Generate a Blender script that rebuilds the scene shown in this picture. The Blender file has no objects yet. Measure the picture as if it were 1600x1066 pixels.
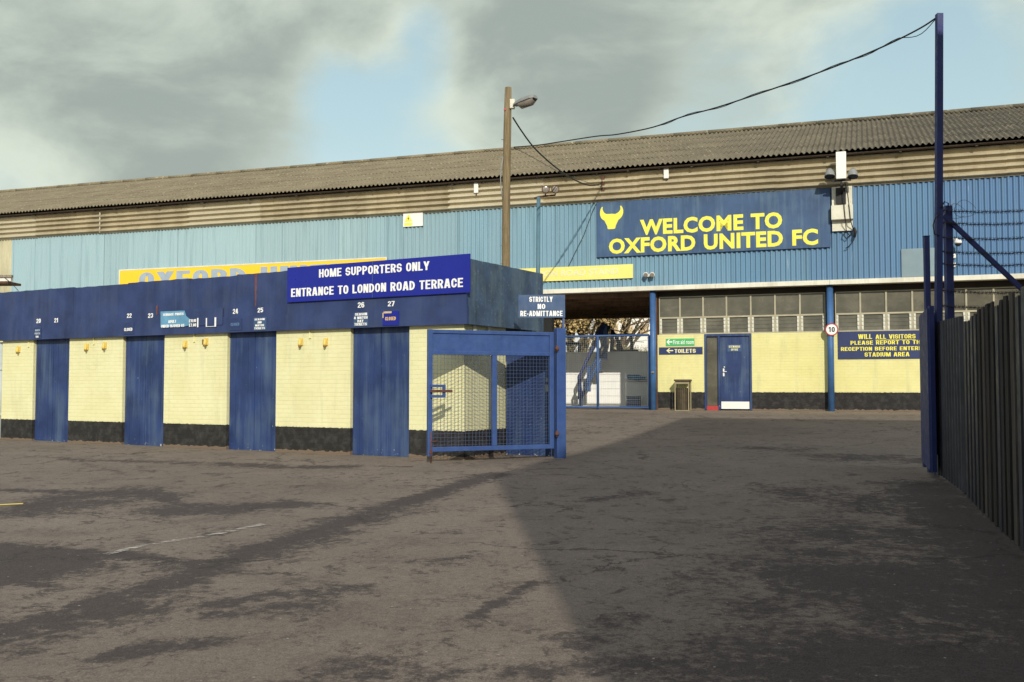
import bpy, bmesh, math, random
from math import radians as R, sin, cos, tan, pi, sqrt, atan2
from mathutils import Vector, Matrix, noise as mnoise

random.seed(7)
scene = bpy.context.scene
COL = scene.collection

# ------------------------------------------------------------------ camera
FPX = 1556.0                      # focal length in photo pixels (1600 wide)
PITCH = math.atan(70.0 / FPX)
EYE = Vector((0.0, 0.0, 1.55))
cam_d = bpy.data.cameras.new("camera")
cam_d.sensor_width = 36.0
cam_d.lens = 36.0 * FPX / 1600.0
cam_d.clip_start = 0.05
cam_d.clip_end = 3000.0
cam = bpy.data.objects.new("camera", cam_d)
COL.objects.link(cam)
cam.location = EYE
cam.rotation_euler = (pi / 2 + PITCH, 0, 0)
scene.camera = cam

# ------------------------------------------------------------------ light
SUN_EL = R(25.6)
SUN_DIR = Vector((-0.08, 0.997, 0)).normalized()      # where the light travels
sun_d = bpy.data.lights.new("sun", 'SUN')
sun_d.energy = 3.7
sun_d.angle = R(0.55)
sun_d.color = (1.0, 0.93, 0.80)
sun = bpy.data.objects.new("sun", sun_d)
COL.objects.link(sun)
sun.location = (5, -40, 30)
tv = Vector((SUN_DIR.x * cos(SUN_EL), SUN_DIR.y * cos(SUN_EL), -sin(SUN_EL)))
sun.rotation_euler = tv.to_track_quat('-Z', 'Y').to_euler()

scene.view_settings.view_transform = 'Standard'
scene.view_settings.look = 'None'
scene.view_settings.exposure = 0.0
scene.view_settings.gamma = 1.0
scene.view_settings.use_curve_mapping = False


class NT:
    """tiny helper around a node tree"""
    def __init__(self, tree):
        self.t = tree
        self.n = tree.nodes
        self.l = tree.links

    def new(self, typ, **kw):
        nd = self.n.new(typ)
        for k, v in kw.items():
            setattr(nd, k, v)
        return nd

    def put(self, sock, v):
        if isinstance(v, bpy.types.NodeSocket):
            self.l.new(v, sock)
        elif v is not None:
            sock.default_value = v

    def math(self, op, a, b=None, c=None, clamp=False):
        nd = self.new('ShaderNodeMath', operation=op, use_clamp=clamp)
        self.put(nd.inputs[0], a)
        if b is not None:
            self.put(nd.inputs[1], b)
        if c is not None:
            self.put(nd.inputs[2], c)
        return nd.outputs[0]

    def vmath(self, op, a, b=None):
        nd = self.new('ShaderNodeVectorMath', operation=op)
        self.put(nd.inputs[0], a)
        if b is not None:
            self.put(nd.inputs[1], b)
        return nd.outputs['Value'] if op in ('DOT_PRODUCT', 'LENGTH') else nd.outputs[0]

    def noise(self, vec, scale, detail=4.0, rough=0.55, dist=0.0):
        nd = self.new('ShaderNodeTexNoise')
        self.put(nd.inputs['Vector'], vec)
        nd.inputs['Scale'].default_value = scale
        nd.inputs['Detail'].default_value = detail
        nd.inputs['Roughness'].default_value = rough
        nd.inputs['Distortion'].default_value = dist
        return nd.outputs['Fac']

    def remap(self, v, a, b, c=0.0, d=1.0, smooth=False):
        nd = self.new('ShaderNodeMapRange')
        if smooth:
            nd.interpolation_type = 'SMOOTHSTEP'
        self.put(nd.inputs[0], v)
        for i, x in enumerate((a, b, c, d)):
            nd.inputs[1 + i].default_value = x
        return nd.outputs[0]

    def mix(self, fac, a, b, blend='MIX'):
        nd = self.new('ShaderNodeMix', data_type='RGBA', blend_type=blend)
        self.put(nd.inputs['Factor'], fac)
        for s, v in ((nd.inputs['A'], a), (nd.inputs['B'], b)):
            if isinstance(v, bpy.types.NodeSocket):
                self.l.new(v, s)
            else:
                s.default_value = (v[0], v[1], v[2], 1.0)
        # colour sockets are the 7th / 8th
        return nd.outputs['Result']


def mixrgb(nt, fac, a, b, blend='MIX'):
    nd = nt.new('ShaderNodeMix', data_type='RGBA', blend_type=blend)
    nt.put(nd.inputs[0], fac)
    for s, v in ((nd.inputs[6], a), (nd.inputs[7], b)):
        if isinstance(v, bpy.types.NodeSocket):
            nt.l.new(v, s)
        else:
            s.default_value = (v[0], v[1], v[2], 1.0)
    return nd.outputs[2]


def pxdir(u, v):
    """direction in the world of a photo pixel"""
    x = (u - 800.0) / FPX
    y = (533.0 - v) / FPX
    return Vector((x, cos(PITCH) - y * sin(PITCH), sin(PITCH) + y * cos(PITCH)))


# ------------------------------------------------------------------ sky
world = bpy.data.worlds.new("World")
scene.world = world
world.use_nodes = True
w = NT(world.node_tree)
w.n.clear()
wout = w.new('ShaderNodeOutputWorld')
bg = w.new('ShaderNodeBackground')
w.l.new(bg.outputs[0], wout.inputs[0])
sky = w.new('ShaderNodeTexSky', sky_type='NISHITA')
sky.sun_disc = False
sky.sun_elevation = SUN_EL
sky.sun_rotation = atan2(-SUN_DIR.x, -SUN_DIR.y)
sky.altitude = 60
sky.air_density = 1.0
sky.dust_density = 1.6
sky.ozone_density = 1.0
tc = w.new('ShaderNodeTexCoord')
D = tc.outputs['Generated']
Dn = w.vmath('NORMALIZE', D)
mp = w.new('ShaderNodeMapping')
mp.inputs['Scale'].default_value = (1.0, 1.0, 1.9)
mp.inputs['Location'].default_value = (3.1, 0.4, 1.7)
w.l.new(Dn, mp.inputs['Vector'])
V = mp.outputs[0]


def cap(u, v, rad, soft, amt):
    """a bank of cloud (or a gap) round one direction of the sky"""
    d = pxdir(u, v).normalized()
    dp = w.vmath('DOT_PRODUCT', Dn, (d.x, d.y, d.z))
    return w.remap(dp, cos(R(rad + soft)), cos(R(max(rad - soft, 0.0))), 0.0, amt, smooth=True)


n1 = w.noise(V, 3.6, 9.0, 0.62, 0.35)
n2 = w.noise(V, 9.0, 8.0, 0.60, 0.5)
n3 = w.noise(V, 4.2, 8.0, 0.58, 0.4)
cov = w.math('MULTIPLY_ADD', n1, 0.85, -0.42)
cov = w.math('MULTIPLY_ADD', n2, 0.50, w.math('ADD', cov, -0.14))
for (u, v, rad, soft, amt) in ((90, 70, 9, 7, 0.42), (330, 170, 4.5, 4.5, 0.26), (700, -90, 9, 6, 0.34), (420, 40, 6, 5, 0.24),
                               (1000, 40, 8, 6, 0.36), (1330, 30, 6, 5, 0.24), (900, 140, 3.5, 3.0, 0.22),
                               (735, 130, 2.0, 2.2, 0.20), (583, 82, 1.2, 1.4, 0.22),
                               (1600, 60, 5, 4, 0.10), (150, 225, 4.2, 3, 0.26),
                               (655, 85, 1.8, 1.6, -0.34), (480, 200, 3.6, 3.0, -0.30), (620, 190, 3.4, 3.0, -0.34), (520, 120, 1.8, 1.8, -0.22),
                               (1180, 175, 4.5, 3.5, -0.34), (1400, 130, 3.6, 3.0, -0.36), (20, 290, 3.2, 2.5, -0.26), (1520, 110, 3.0, 2.5, -0.20),
                               (700, 30, 1.6, 1.6, -0.16), (1440, 40, 1.6, 1.4, -0.12)):
    cov = w.math('ADD', cov, cap(u, v, rad, soft, amt))
# added cloud overhead, out of view, to grey the fill light
up_ = w.vmath('DOT_PRODUCT', Dn, (0.0, -0.15, 0.99))
cov = w.math('ADD', cov, w.remap(up_, 0.52, 0.80, 0.0, 0.5, smooth=True))
cm = w.remap(cov, -0.14, 0.48, 0.0, 0.94, smooth=True)
# thin veil everywhere near the horizon
sep = w.new('ShaderNodeSeparateXYZ')
w.l.new(Dn, sep.inputs[0])
veil = w.remap(sep.outputs[2], 0.02, 0.40, 0.95, 0.45)
shade = w.math('MULTIPLY_ADD', n3, 1.0, w.math('MULTIPLY', n2, 0.35))
lit = w.remap(shade, 0.52, 0.84, 0.0, 1.0, smooth=True)
thick = w.remap(cov, 0.20, 0.75, 0.0, 1.0, smooth=True)
litc = w.math('SUBTRACT', w.math('ADD', w.math('MULTIPLY', lit, 0.66), 0.50), w.math('MULTIPLY', thick, 0.42), clamp=True)
cl = mixrgb(w, litc, (2.6, 3.0, 2.75), (5.7, 6.25, 5.3))
cl = mixrgb(w, w.remap(up_, 0.5, 0.85, 0.0, 1.0, smooth=True), cl, (5.4, 5.2, 5.7))  # tint of the added overhead cloud, steering the colour of the shadows
skyc = mixrgb(w, 1.0, sky.outputs[0], (1.25, 1.35, 1.15), 'MULTIPLY')
skyc = mixrgb(w, veil, skyc, (4.4, 5.65, 5.75))
# white glare low down
low = w.remap(sep.outputs[2], 0.03, 0.26, 0.75, 0.0, smooth=True)
skyc = mixrgb(w, low, skyc, (7.6, 7.5, 7.1))
final = mixrgb(w, cm, skyc, cl)
w.l.new(final, bg.inputs['Color'])
bg.inputs['Strength'].default_value = 0.125

# ------------------------------------------------------------------ materials


def base_mat(name):
    m = bpy.data.materials.new(name)
    m.use_nodes = True
    nt = NT(m.node_tree)
    bs = m.node_tree.nodes['Principled BSDF']
    return m, nt, bs


def objco(nt):
    return nt.new('ShaderNodeTexCoord').outputs['Object']


def scaled(nt, vec, s, loc=(0, 0, 0)):
    mpn = nt.new('ShaderNodeMapping')
    mpn.inputs['Scale'].default_value = s
    mpn.inputs['Location'].default_value = loc
    nt.l.new(vec, mpn.inputs['Vector'])
    return mpn.outputs[0]


def add_bump(nt, bs, height, strength=0.3, dist=0.01):
    b = nt.new('ShaderNodeBump')
    b.inputs['Strength'].default_value = strength
    b.inputs['Distance'].default_value = dist
    nt.put(b.inputs['Height'], height)
    nt.l.new(b.outputs[0], bs.inputs['Normal'])


def mat(name, col, rough=0.6, var=0.18, scale=2.5, streak=0.0, streak_col=None, bump=0.15, bscale=40.0,
        metal=0.0, spec=0.35, chips=0.0, chip_col=(0.5, 0.5, 0.48), foot=0.0):
    m, nt, bs = base_mat(name)
    co = objco(nt)
    a = nt.noise(co, scale, 5.0, 0.6)
    f = nt.remap(a, 0.3, 0.7, 0.0, 1.0)
    lo = tuple(c * (1 - var) for c in col)
    hi = tuple(min(1, c * (1 + var)) for c in col)
    c = mixrgb(nt, f, lo, hi)
    if streak > 0:
        s = nt.noise(scaled(nt, co, (9.0, 9.0, 0.55)), 1.0, 5.0, 0.65)
        s2 = nt.noise(scaled(nt, co, (2.0, 2.0, 1.2)), 1.0, 3.0, 0.5)
        sf = nt.remap(nt.math('MULTIPLY_ADD', s2, 0.5, nt.math('MULTIPLY', s, 0.5)), 0.47, 0.66, 0.0, streak)
        c = mixrgb(nt, sf, c, streak_col or tuple(x * 0.5 for x in col))
    if chips > 0:
        ch = nt.noise(co, 17.0, 6.0, 0.7)
        c = mixrgb(nt, nt.remap(ch, 0.70 - chips * 0.1, 0.72 - chips * 0.1, 0.0, 0.85), c, chip_col)
    if foot > 0:        # paint knocked off along the foot
        spz = nt.new('ShaderNodeSeparateXYZ')
        nt.l.new(co, spz.inputs[0])
        fz = nt.math('ADD', nt.noise(co, 13.0, 5.0, 0.7), nt.remap(spz.outputs[2], 0.0, foot, 0.12, -0.12))
        c = mixrgb(nt, nt.remap(fz, 0.71, 0.74, 0.0, 0.9), c, (0.50, 0.49, 0.45))
    nt.l.new(c, bs.inputs['Base Color'])
    rn = nt.noise(co, scale * 3, 3.0)
    nt.l.new(nt.remap(rn, 0.3, 0.7, max(0.05, rough - 0.12), min(1, rough + 0.12)), bs.inputs['Roughness'])
    bs.inputs['Metallic'].default_value = metal
    bs.inputs['Specular IOR Level'].default_value = spec
    if bump > 0:
        add_bump(nt, bs, nt.noise(co, bscale, 4.0), bump, 0.01)
    return m


def painted_brick(name, yellow, black, zline, wob=0.022, base_dirt=True):
    """paint over brickwork: pale yellow above a black band, joints showing through"""
    m, nt, bs = base_mat(name)
    co = objco(nt)
    sp = nt.new('ShaderNodeSeparateXYZ')
    nt.l.new(co, sp.inputs[0])
    u = nt.math('ADD', sp.outputs[0], sp.outputs[1])
    cb = nt.new('ShaderNodeCombineXYZ')
    nt.l.new(u, cb.inputs[0])
    nt.l.new(sp.outputs[2], cb.inputs[1])
    br = nt.new('ShaderNodeTexBrick')
    nt.l.new(cb.outputs[0], br.inputs['Vector'])
    br.inputs['Scale'].default_value = 1.0
    br.inputs['Brick Width'].default_value = 0.225
    br.inputs['Row Height'].default_value = 0.075
    br.inputs['Mortar Size'].default_value = 0.007
    br.inputs['Mortar Smooth'].default_value = 0.5
    br.inputs['Color1'].default_value = (1, 1, 1, 1)
    br.inputs['Color2'].default_value = (0.965, 0.965, 0.955, 1)
    br.inputs['Mortar'].default_value = (0.94, 0.94, 0.92, 1)
    n = nt.noise(co, 1.6, 5.0, 0.6)
    yc = mixrgb(nt, nt.remap(n, 0.35, 0.7), yellow, tuple(c * f for c, f in zip(yellow, (0.90, 0.89, 0.82))))
    fine = nt.noise(scaled(nt, co, (3.0, 3.0, 26.0)), 1.0, 4.0, 0.7)
    yc = mixrgb(nt, nt.remap(fine, 0.56, 0.74, 0.0, 0.35), yc, (0.50, 0.49, 0.28))
    cbp = nt.new('ShaderNodeCombineXYZ')
    nt.l.new(nt.math('FLOOR', nt.math('MULTIPLY', u, 1.35)), cbp.inputs[0])
    nt.l.new(nt.math('FLOOR', nt.math('MULTIPLY_ADD', sp.outputs[2], 1.9, nt.math('MULTIPLY', nt.noise(co, 3.0, 4.0), 0.5))), cbp.inputs[1])
    wnp = nt.new('ShaderNodeTexWhiteNoise', noise_dimensions='2D')
    nt.l.new(cbp.outputs[0], wnp.inputs['Vector'])
    yc = mixrgb(nt, nt.remap(wnp.outputs['Value'], 0.45, 1.0, 0.0, 0.30), yc, tuple(c * f for c, f in zip(yellow, (0.93, 0.90, 0.74))))
    grime = nt.noise(scaled(nt, co, (5.0, 5.0, 0.7)), 1.0, 6.0, 0.7)
    yc = mixrgb(nt, nt.remap(grime, 0.52, 0.72, 0.0, 0.36), yc, (0.46, 0.45, 0.28))
    spots = nt.noise(co, 11.0, 5.0, 0.75)
    yc = mixrgb(nt, nt.remap(spots, 0.69, 0.74, 0.0, 0.55), yc, (0.38, 0.30, 0.14))
    yc = mixrgb(nt, 0.55, yc, br.outputs['Color'], 'MULTIPLY')
    bn = nt.noise(co, 6.0, 6.0, 0.7)
    bc = mixrgb(nt, nt.remap(bn, 0.45, 0.75), black, tuple(c * 2.3 + 0.01 for c in black))
    bc = mixrgb(nt, nt.remap(nt.noise(co, 23.0, 5.0, 0.7), 0.68, 0.73, 0.0, 0.6), bc, (0.16, 0.13, 0.10))
    if base_dirt:       # bare brick and splashed grit along the foot
        gz = nt.math('MULTIPLY_ADD', nt.noise(scaled(nt, co, (7, 7, 2)), 1.0, 4.0), 0.14, -0.035)
        bc = mixrgb(nt, nt.math('LESS_THAN', sp.outputs[2], gz), bc, (0.17, 0.125, 0.09))
    wobn = nt.noise(scaled(nt, co, (14, 14, 0.1)), 1.0, 3.0)
    edge = nt.math('MULTIPLY_ADD', wobn, wob * 2.2, zline - wob)
    fac = nt.math('LESS_THAN', sp.outputs[2], edge)
    nt.l.new(mixrgb(nt, fac, yc, bc), bs.inputs['Base Color'])
    bs.inputs['Roughness'].default_value = 0.75
    bs.inputs['Specular IOR Level'].default_value = 0.25
    h = nt.math('MULTIPLY_ADD', nt.noise(co, 45.0, 3.0), 0.25, nt.math('SUBTRACT', 1.0, br.outputs['Fac']))
    add_bump(nt, bs, h, 0.5, 0.007)
    return m


def cladding_mat(name):
    """sheet steel painted blue: chalky and pale at the far left, deeper to the right"""
    m, nt, bs = base_mat(name)
    co = objco(nt)
    sp = nt.new('ShaderNodeSeparateXYZ')
    nt.l.new(co, sp.inputs[0])
    cell = nt.math('FLOOR', nt.math('DIVIDE', sp.outputs[0], 1.04))
    wn = nt.new('ShaderNodeTexWhiteNoise', noise_dimensions='1D')
    nt.l.new(cell, wn.inputs['W'])
    x = nt.math('MULTIPLY_ADD', nt.noise(scaled(nt, co, (0.35, 0.35, 0.2)), 1.0, 3.0), 5.0, nt.math('ADD', sp.outputs[0], -2.5))
    x = nt.math('MULTIPLY_ADD', wn.outputs['Value'], 2.4, x)
    cr = nt.new('ShaderNodeValToRGB')
    cr.color_ramp.elements[0].position = 0.0
    cr.color_ramp.elements[0].color = (0.325, 0.465, 0.52, 1)
    cr.color_ramp.elements[1].position = 1.0
    cr.color_ramp.elements[1].color = (0.092, 0.190, 0.355, 1)
    for p, c in ((0.42, (0.345, 0.48, 0.515)), (0.66, (0.215, 0.355, 0.445)), (0.82, (0.135, 0.265, 0.40))):
        e = cr.color_ramp.elements.new(p)
        e.color = (*c, 1)
    nt.l.new(nt.remap(x, -27.0, 7.0), cr.inputs[0])
    st = nt.noise(scaled(nt, co, (7.0, 7.0, 0.28)), 1.0, 5.0, 0.6)
    wn2 = nt.new('ShaderNodeTexWhiteNoise', noise_dimensions='1D')
    nt.l.new(nt.math('ADD', cell, 57.3), wn2.inputs['W'])
    c = mixrgb(nt, nt.math('MULTIPLY', wn2.outputs['Value'], 0.22), cr.outputs[0], (0.18, 0.26, 0.31))
    lap = nt.math('FRACT', nt.math('DIVIDE', sp.outputs[0], 1.04))
    c = mixrgb(nt, nt.remap(lap, 0.985, 0.99, 0.0, 0.55), c, (0.05, 0.09, 0.13))
    c = mixrgb(nt, nt.remap(st, 0.50, 0.72, 0.0, 0.42), c, (0.10, 0.18, 0.22))
    st2 = nt.noise(scaled(nt, co, (12.0, 12.0, 0.9), (3, 7, 1)), 1.0, 5.0, 0.6)
    c = mixrgb(nt, nt.remap(st2, 0.66, 0.74, 0.0, 0.45), c, (0.55, 0.62, 0.62))
    nt.l.new(c, bs.inputs['Base Color'])
    bs.inputs['Roughness'].default_value = 0.55
    bs.inputs['Specular IOR Level'].default_value = 0.3
    return m


def roof_mat(name):
    m, nt, bs = base_mat(name)
    co = objco(nt)
    n = nt.noise(co, 0.8, 6.0, 0.65)
    c = mixrgb(nt, nt.remap(n, 0.3, 0.7), (0.178, 0.153, 0.102), (0.258, 0.222, 0.150))
    sp = nt.new('ShaderNodeSeparateXYZ')
    nt.l.new(co, sp.inputs[0])
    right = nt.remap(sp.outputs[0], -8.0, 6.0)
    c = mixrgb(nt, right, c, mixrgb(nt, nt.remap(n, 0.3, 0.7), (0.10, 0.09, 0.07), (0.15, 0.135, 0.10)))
    li = nt.noise(co, 6.5, 6.0, 0.7)
    c = mixrgb(nt, nt.remap(li, 0.585, 0.66, 0.0, 0.85), c, (0.45, 0.41, 0.27))
    dk = nt.noise(scaled(nt, co, (1, 1, 1), (4, 2, 8)), 3.5, 6.0, 0.7)
    c = mixrgb(nt, nt.remap(dk, 0.58, 0.72, 0.0, 0.7), c, (0.055, 0.05, 0.035))
    nt.l.new(c, bs.inputs['Base Color'])
    bs.inputs['Roughness'].default_value = 0.9
    bs.inputs['Specular IOR Level'].default_value = 0.15
    add_bump(nt, bs, nt.noise(co, 25.0, 5.0), 0.5, 0.02)
    return m


def glass_mat(name):
    m, nt, bs = base_mat(name)
    co = objco(nt)
    n = nt.noise(co, 1.7, 5.0, 0.6)
    c = mixrgb(nt, nt.remap(n, 0.35, 0.7), (0.085, 0.080, 0.062), (0.15, 0.14, 0.105))
    n2 = nt.noise(scaled(nt, co, (3, 3, 9)), 1.0, 4.0, 0.6)
    c = mixrgb(nt, nt.remap(n2, 0.58, 0.72, 0.0, 0.5), c, (0.17, 0.16, 0.13))
    nt.l.new(c, bs.inputs['Base Color'])
    nt.l.new(nt.remap(n, 0.3, 0.7, 0.10, 0.35), bs.inputs['Roughness'])
    bs.inputs['Specular IOR Level'].default_value = 0.45
    return m


def wood_mat(name, col, col2):
    m, nt, bs = base_mat(name)
    co = objco(nt)
    g = nt.noise(scaled(nt, co, (38, 38, 1.3)), 1.0, 6.0, 0.7)
    c = mixrgb(nt, nt.remap(g, 0.35, 0.68), col2, col)
    n = nt.noise(co, 2.0, 5.0)
    c = mixrgb(nt, nt.remap(n, 0.5, 0.75, 0, 0.5), c, col2)
    nt.l.new(c, bs.inputs['Base Color'])
    bs.inputs['Roughness'].default_value = 0.85
    bs.inputs['Specular IOR Level'].default_value = 0.2
    add_bump(nt, bs, g, 0.6, 0.01)
    return m


def asphalt_mat(name):
    m, nt, bs = base_mat(name)
    co = objco(nt)
    at = nt.new('ShaderNodeAttribute', attribute_name='stain')
    ds = nt.new('ShaderNodeAttribute', attribute_name='dust')
    ms = nt.new('ShaderNodeAttribute', attribute_name='moss')
    big = nt.noise(co, 0.35, 6.0, 0.6)
    med = nt.noise(scaled(nt, co, (1.5, 1.5, 1.0)), 1.0, 10.0, 0.74, 0.3)
    rag = nt.noise(scaled(nt, co, (2.0, 2.2, 1.0), (5, 1, 0)), 1.0, 10.0, 0.80, 0.3)
    rag2 = nt.noise(scaled(nt, co, (11.0, 11.0, 1.0), (2, 8, 0)), 1.0, 7.0, 0.78, 0.2)
    grit = nt.noise(co, 85.0, 3.0, 0.8)
    agg = nt.new('ShaderNodeTexVoronoi')
    agg.inputs['Scale'].default_value = 95.0
    nt.l.new(co, agg.inputs['Vector'])
    c = mixrgb(nt, nt.remap(big, 0.3, 0.7), (0.164, 0.137, 0.114), (0.226, 0.189, 0.158))
    c = mixrgb(nt, nt.remap(med, 0.50, 0.66, 0.0, 0.55), c, (0.110, 0.090, 0.078))
    # dust swept against the buildings
    c = mixrgb(nt, nt.math('MULTIPLY', ds.outputs['Fac'], nt.remap(med, 0.3, 0.6, 0.5, 1.0)), c, (0.30, 0.245, 0.185))
    # stains, seams and the right foreground's shade: painted strokes broken up by noise
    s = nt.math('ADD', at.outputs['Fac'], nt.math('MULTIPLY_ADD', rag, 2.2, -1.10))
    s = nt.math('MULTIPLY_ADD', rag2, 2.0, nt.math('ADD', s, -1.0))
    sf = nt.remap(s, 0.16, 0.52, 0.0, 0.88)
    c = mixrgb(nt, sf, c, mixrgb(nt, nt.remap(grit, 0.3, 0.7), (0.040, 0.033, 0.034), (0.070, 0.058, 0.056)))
    # small dark flecks, stretched along the traffic
    fl = nt.noise(scaled(nt, co, (3.4, 3.0, 1.0), (9, 3, 0)), 1.0, 10.0, 0.76, 0.4)
    c = mixrgb(nt, nt.remap(fl, 0.56, 0.62, 0.0, 0.80), c, (0.058, 0.048, 0.046))
    # hairline cracks, open here and there
    vc = nt.new('ShaderNodeTexVoronoi', feature='DISTANCE_TO_EDGE')
    vc.inputs['Scale'].default_value = 0.42
    wob = nt.new('ShaderNodeTexNoise')
    wob.inputs['Scale'].default_value = 1.3
    wob.inputs['Detail'].default_value = 7.0
    wob.inputs['Roughness'].default_value = 0.7
    nt.l.new(co, wob.inputs['Vector'])
    wv = nt.new('ShaderNodeVectorMath', operation='MULTIPLY_ADD')
    nt.l.new(wob.outputs['Color'], wv.inputs[0])
    wv.inputs[1].default_value = (1.3, 1.3, 0.0)
    nt.l.new(co, wv.inputs[2])
    nt.l.new(wv.outputs[0], vc.inputs['Vector'])
    crk = nt.math('MULTIPLY', nt.remap(vc.outputs['Distance'], 0.004, 0.010, 0.8, 0.0), nt.remap(big, 0.46, 0.56, 0.0, 1.0))
    c = mixrgb(nt, crk, c, (0.035, 0.030, 0.028))
    # light stones
    fr = nt.new('ShaderNodeTexVoronoi')
    fr.inputs['Scale'].default_value = 7.0
    nt.l.new(co, fr.inputs['Vector'])
    c = mixrgb(nt, nt.math('LESS_THAN', fr.outputs['Distance'], 0.055), c, (0.33, 0.30, 0.26))
    c = mixrgb(nt, nt.math('MULTIPLY', ms.outputs['Fac'], nt.remap(rag, 0.42, 0.60, 0.0, 0.8)), c, (0.115, 0.115, 0.035))
    g2 = nt.math('MULTIPLY', nt.remap(grit, 0.25, 0.75, 0.62, 1.38), nt.remap(nt.noise(co, 22.0, 5.0, 0.75), 0.3, 0.7, 0.78, 1.22))
    g3 = nt.remap(agg.outputs['Distance'], 0.0, 0.7, 1.18, 0.80)
    gm = nt.math('MULTIPLY', g2, g3)
    cb = nt.new('ShaderNodeCombineColor')
    for i in range(3):
        nt.l.new(gm, cb.inputs[i])
    c = mixrgb(nt, 1.0, c, cb.outputs[0], 'MULTIPLY')
    nt.l.new(c, bs.inputs['Base Color'])
    bs.inputs['Roughness'].default_value = 0.88
    bs.inputs['Specular IOR Level'].default_value = 0.25
    h = nt.math('MULTIPLY_ADD', nt.noise(co, 60.0, 4.0, 0.7), 1.0, nt.math('MULTIPLY', med, 2.0))
    add_bump(nt, bs, h, 0.55, 0.012)
    return m


M = {}
M['asphalt'] = asphalt_mat('asphalt')
M['yellow_brick'] = painted_brick('yellow_painted_brick', (0.755, 0.735, 0.455), (0.022, 0.021, 0.020), 0.44)
M['stand_brick'] = painted_brick('stand_painted_brick', (0.745, 0.705, 0.345), (0.020, 0.019, 0.019), 0.50)
M['cladding'] = cladding_mat('blue_sheet_cladding')
M['bare_cladding'] = mat('unpainted_sheet', (0.52, 0.49, 0.34), 0.7, 0.12, 1.0, 0.6, (0.30, 0.27, 0.17))
M['beige_sheet'] = mat('beige_sheet', (0.41, 0.355, 0.24), 0.75, 0.25, 0.7, 0.6, (0.25, 0.20, 0.115))
M['pale_sheet'] = mat('pale_beige_sheet', (0.50, 0.45, 0.325), 0.75, 0.12, 0.8, 0.4, (0.40, 0.34, 0.22))
M['roof'] = roof_mat('asbestos_roof')
M['gutter'] = mat('gutter', (0.050, 0.036, 0.025), 0.7, 0.3, 2.0)
M['flashing'] = mat('white_flashing', (0.70, 0.68, 0.58), 0.6, 0.08, 1.5, 0.5, (0.42, 0.39, 0.31))
M['fascia'] = mat('fascia_blue_paint', (0.026, 0.044, 0.128), 0.62, 0.32, 1.6, 0.55, (0.052, 0.076, 0.150), chips=0.1, chip_col=(0.09, 0.11, 0.15))
M['fascia_side'] = mat('fascia_faded_paint', (0.046, 0.078, 0.135), 0.75, 0.40, 2.2, 0.85, (0.105, 0.150, 0.175), chips=1.0, chip_col=(0.12, 0.17, 0.19))
M['door_blue'] = mat('door_blue_paint', (0.021, 0.042, 0.132), 0.5, 0.30, 1.6, 0.75, (0.080, 0.125, 0.205), chips=0.12, chip_col=(0.45, 0.50, 0.55), foot=0.35)
M['gate_blue'] = mat('gate_blue_paint', (0.034, 0.074, 0.225), 0.45, 0.15, 4.0, 0.4, (0.055, 0.110, 0.25), spec=0.4)
M['col_blue'] = mat('column_blue_paint', (0.050, 0.130, 0.30), 0.45, 0.25, 2.0, 0.5, (0.04, 0.09, 0.26))
M['teal_post'] = mat('teal_post_paint', (0.085, 0.165, 0.215), 0.5, 0.2, 2.0)
M['rail_blue'] = mat('rail_blue_paint', (0.042, 0.090, 0.225), 0.5, 0.15, 3.0)
M['dark_blue'] = mat('dark_blue_paint', (0.024, 0.036, 0.135), 0.6, 0.2, 3.0)
M['sign_royal'] = mat('royal_blue_sign', (0.009, 0.017, 0.26), 0.35, 0.06, 1.5, 0.15, (0.02, 0.035, 0.29), bump=0.0)
M['sign_navy'] = mat('navy_sign', (0.042, 0.086, 0.180), 0.55, 0.28, 0.9, 0.85, (0.095, 0.160, 0.235))
M['sign_dull'] = mat('dull_blue_sign', (0.048, 0.092, 0.195), 0.6, 0.2, 3.0, 0.7, (0.085, 0.145, 0.235))
M['sign_navy2'] = mat('deep_navy_sign', (0.026, 0.040, 0.120), 0.55, 0.12, 2.0, bump=0.0)
M['sign_light'] = mat('faded_light_blue', (0.12, 0.29, 0.45), 0.55, 0.2, 4.0, bump=0.0)
M['sign_green'] = mat('green_sign', (0.075, 0.44, 0.155), 0.45, 0.08, 2.0, bump=0.0)
M['sign_yellow'] = mat('amber_sign', (0.88, 0.56, 0.035), 0.5, 0.05, 1.2, bump=0.0)
M['sign_lemon'] = mat('lemon_sign', (0.82, 0.72, 0.20), 0.55, 0.08, 1.2, 0.4, (0.74, 0.66, 0.27), bump=0.0)
M['text_white'] = mat('white_lettering', (0.82, 0.83, 0.82), 0.5, 0.04, 4.0, bump=0.0)
M['text_yellow'] = mat('yellow_lettering', (0.84, 0.75, 0.10), 0.5, 0.10, 3.0, bump=0.0)
M['text_cream'] = mat('cream_lettering', (0.80, 0.75, 0.42), 0.5, 0.06, 3.0, bump=0.0)
M['text_fade'] = mat('faded_grey_blue_lettering', (0.33, 0.40, 0.48), 0.6, 0.08, 3.0, bump=0.0)
M['text_pale'] = mat('bleached_lettering', (0.72, 0.70, 0.46), 0.6, 0.08, 3.0, bump=0.0)
M['text_dim'] = mat('worn_blue_lettering', (0.10, 0.18, 0.34), 0.6, 0.1, 3.0, bump=0.0)
M['text_amber'] = mat('amber_lettering', (0.72, 0.47, 0.16), 0.6, 0.1, 3.0, bump=0.0)
M['tape'] = mat('old_tape', (0.55, 0.42, 0.26), 0.8, 0.15, 9.0)
M['black'] = mat('black_paint', (0.012, 0.012, 0.013), 0.5, 0.2, 4.0)
M['red'] = mat('red_paint', (0.38, 0.045, 0.045), 0.5, 0.1, 4.0)
M['white'] = mat('white_plastic', (0.80, 0.80, 0.76), 0.4, 0.05, 4.0, bump=0.0)
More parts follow.
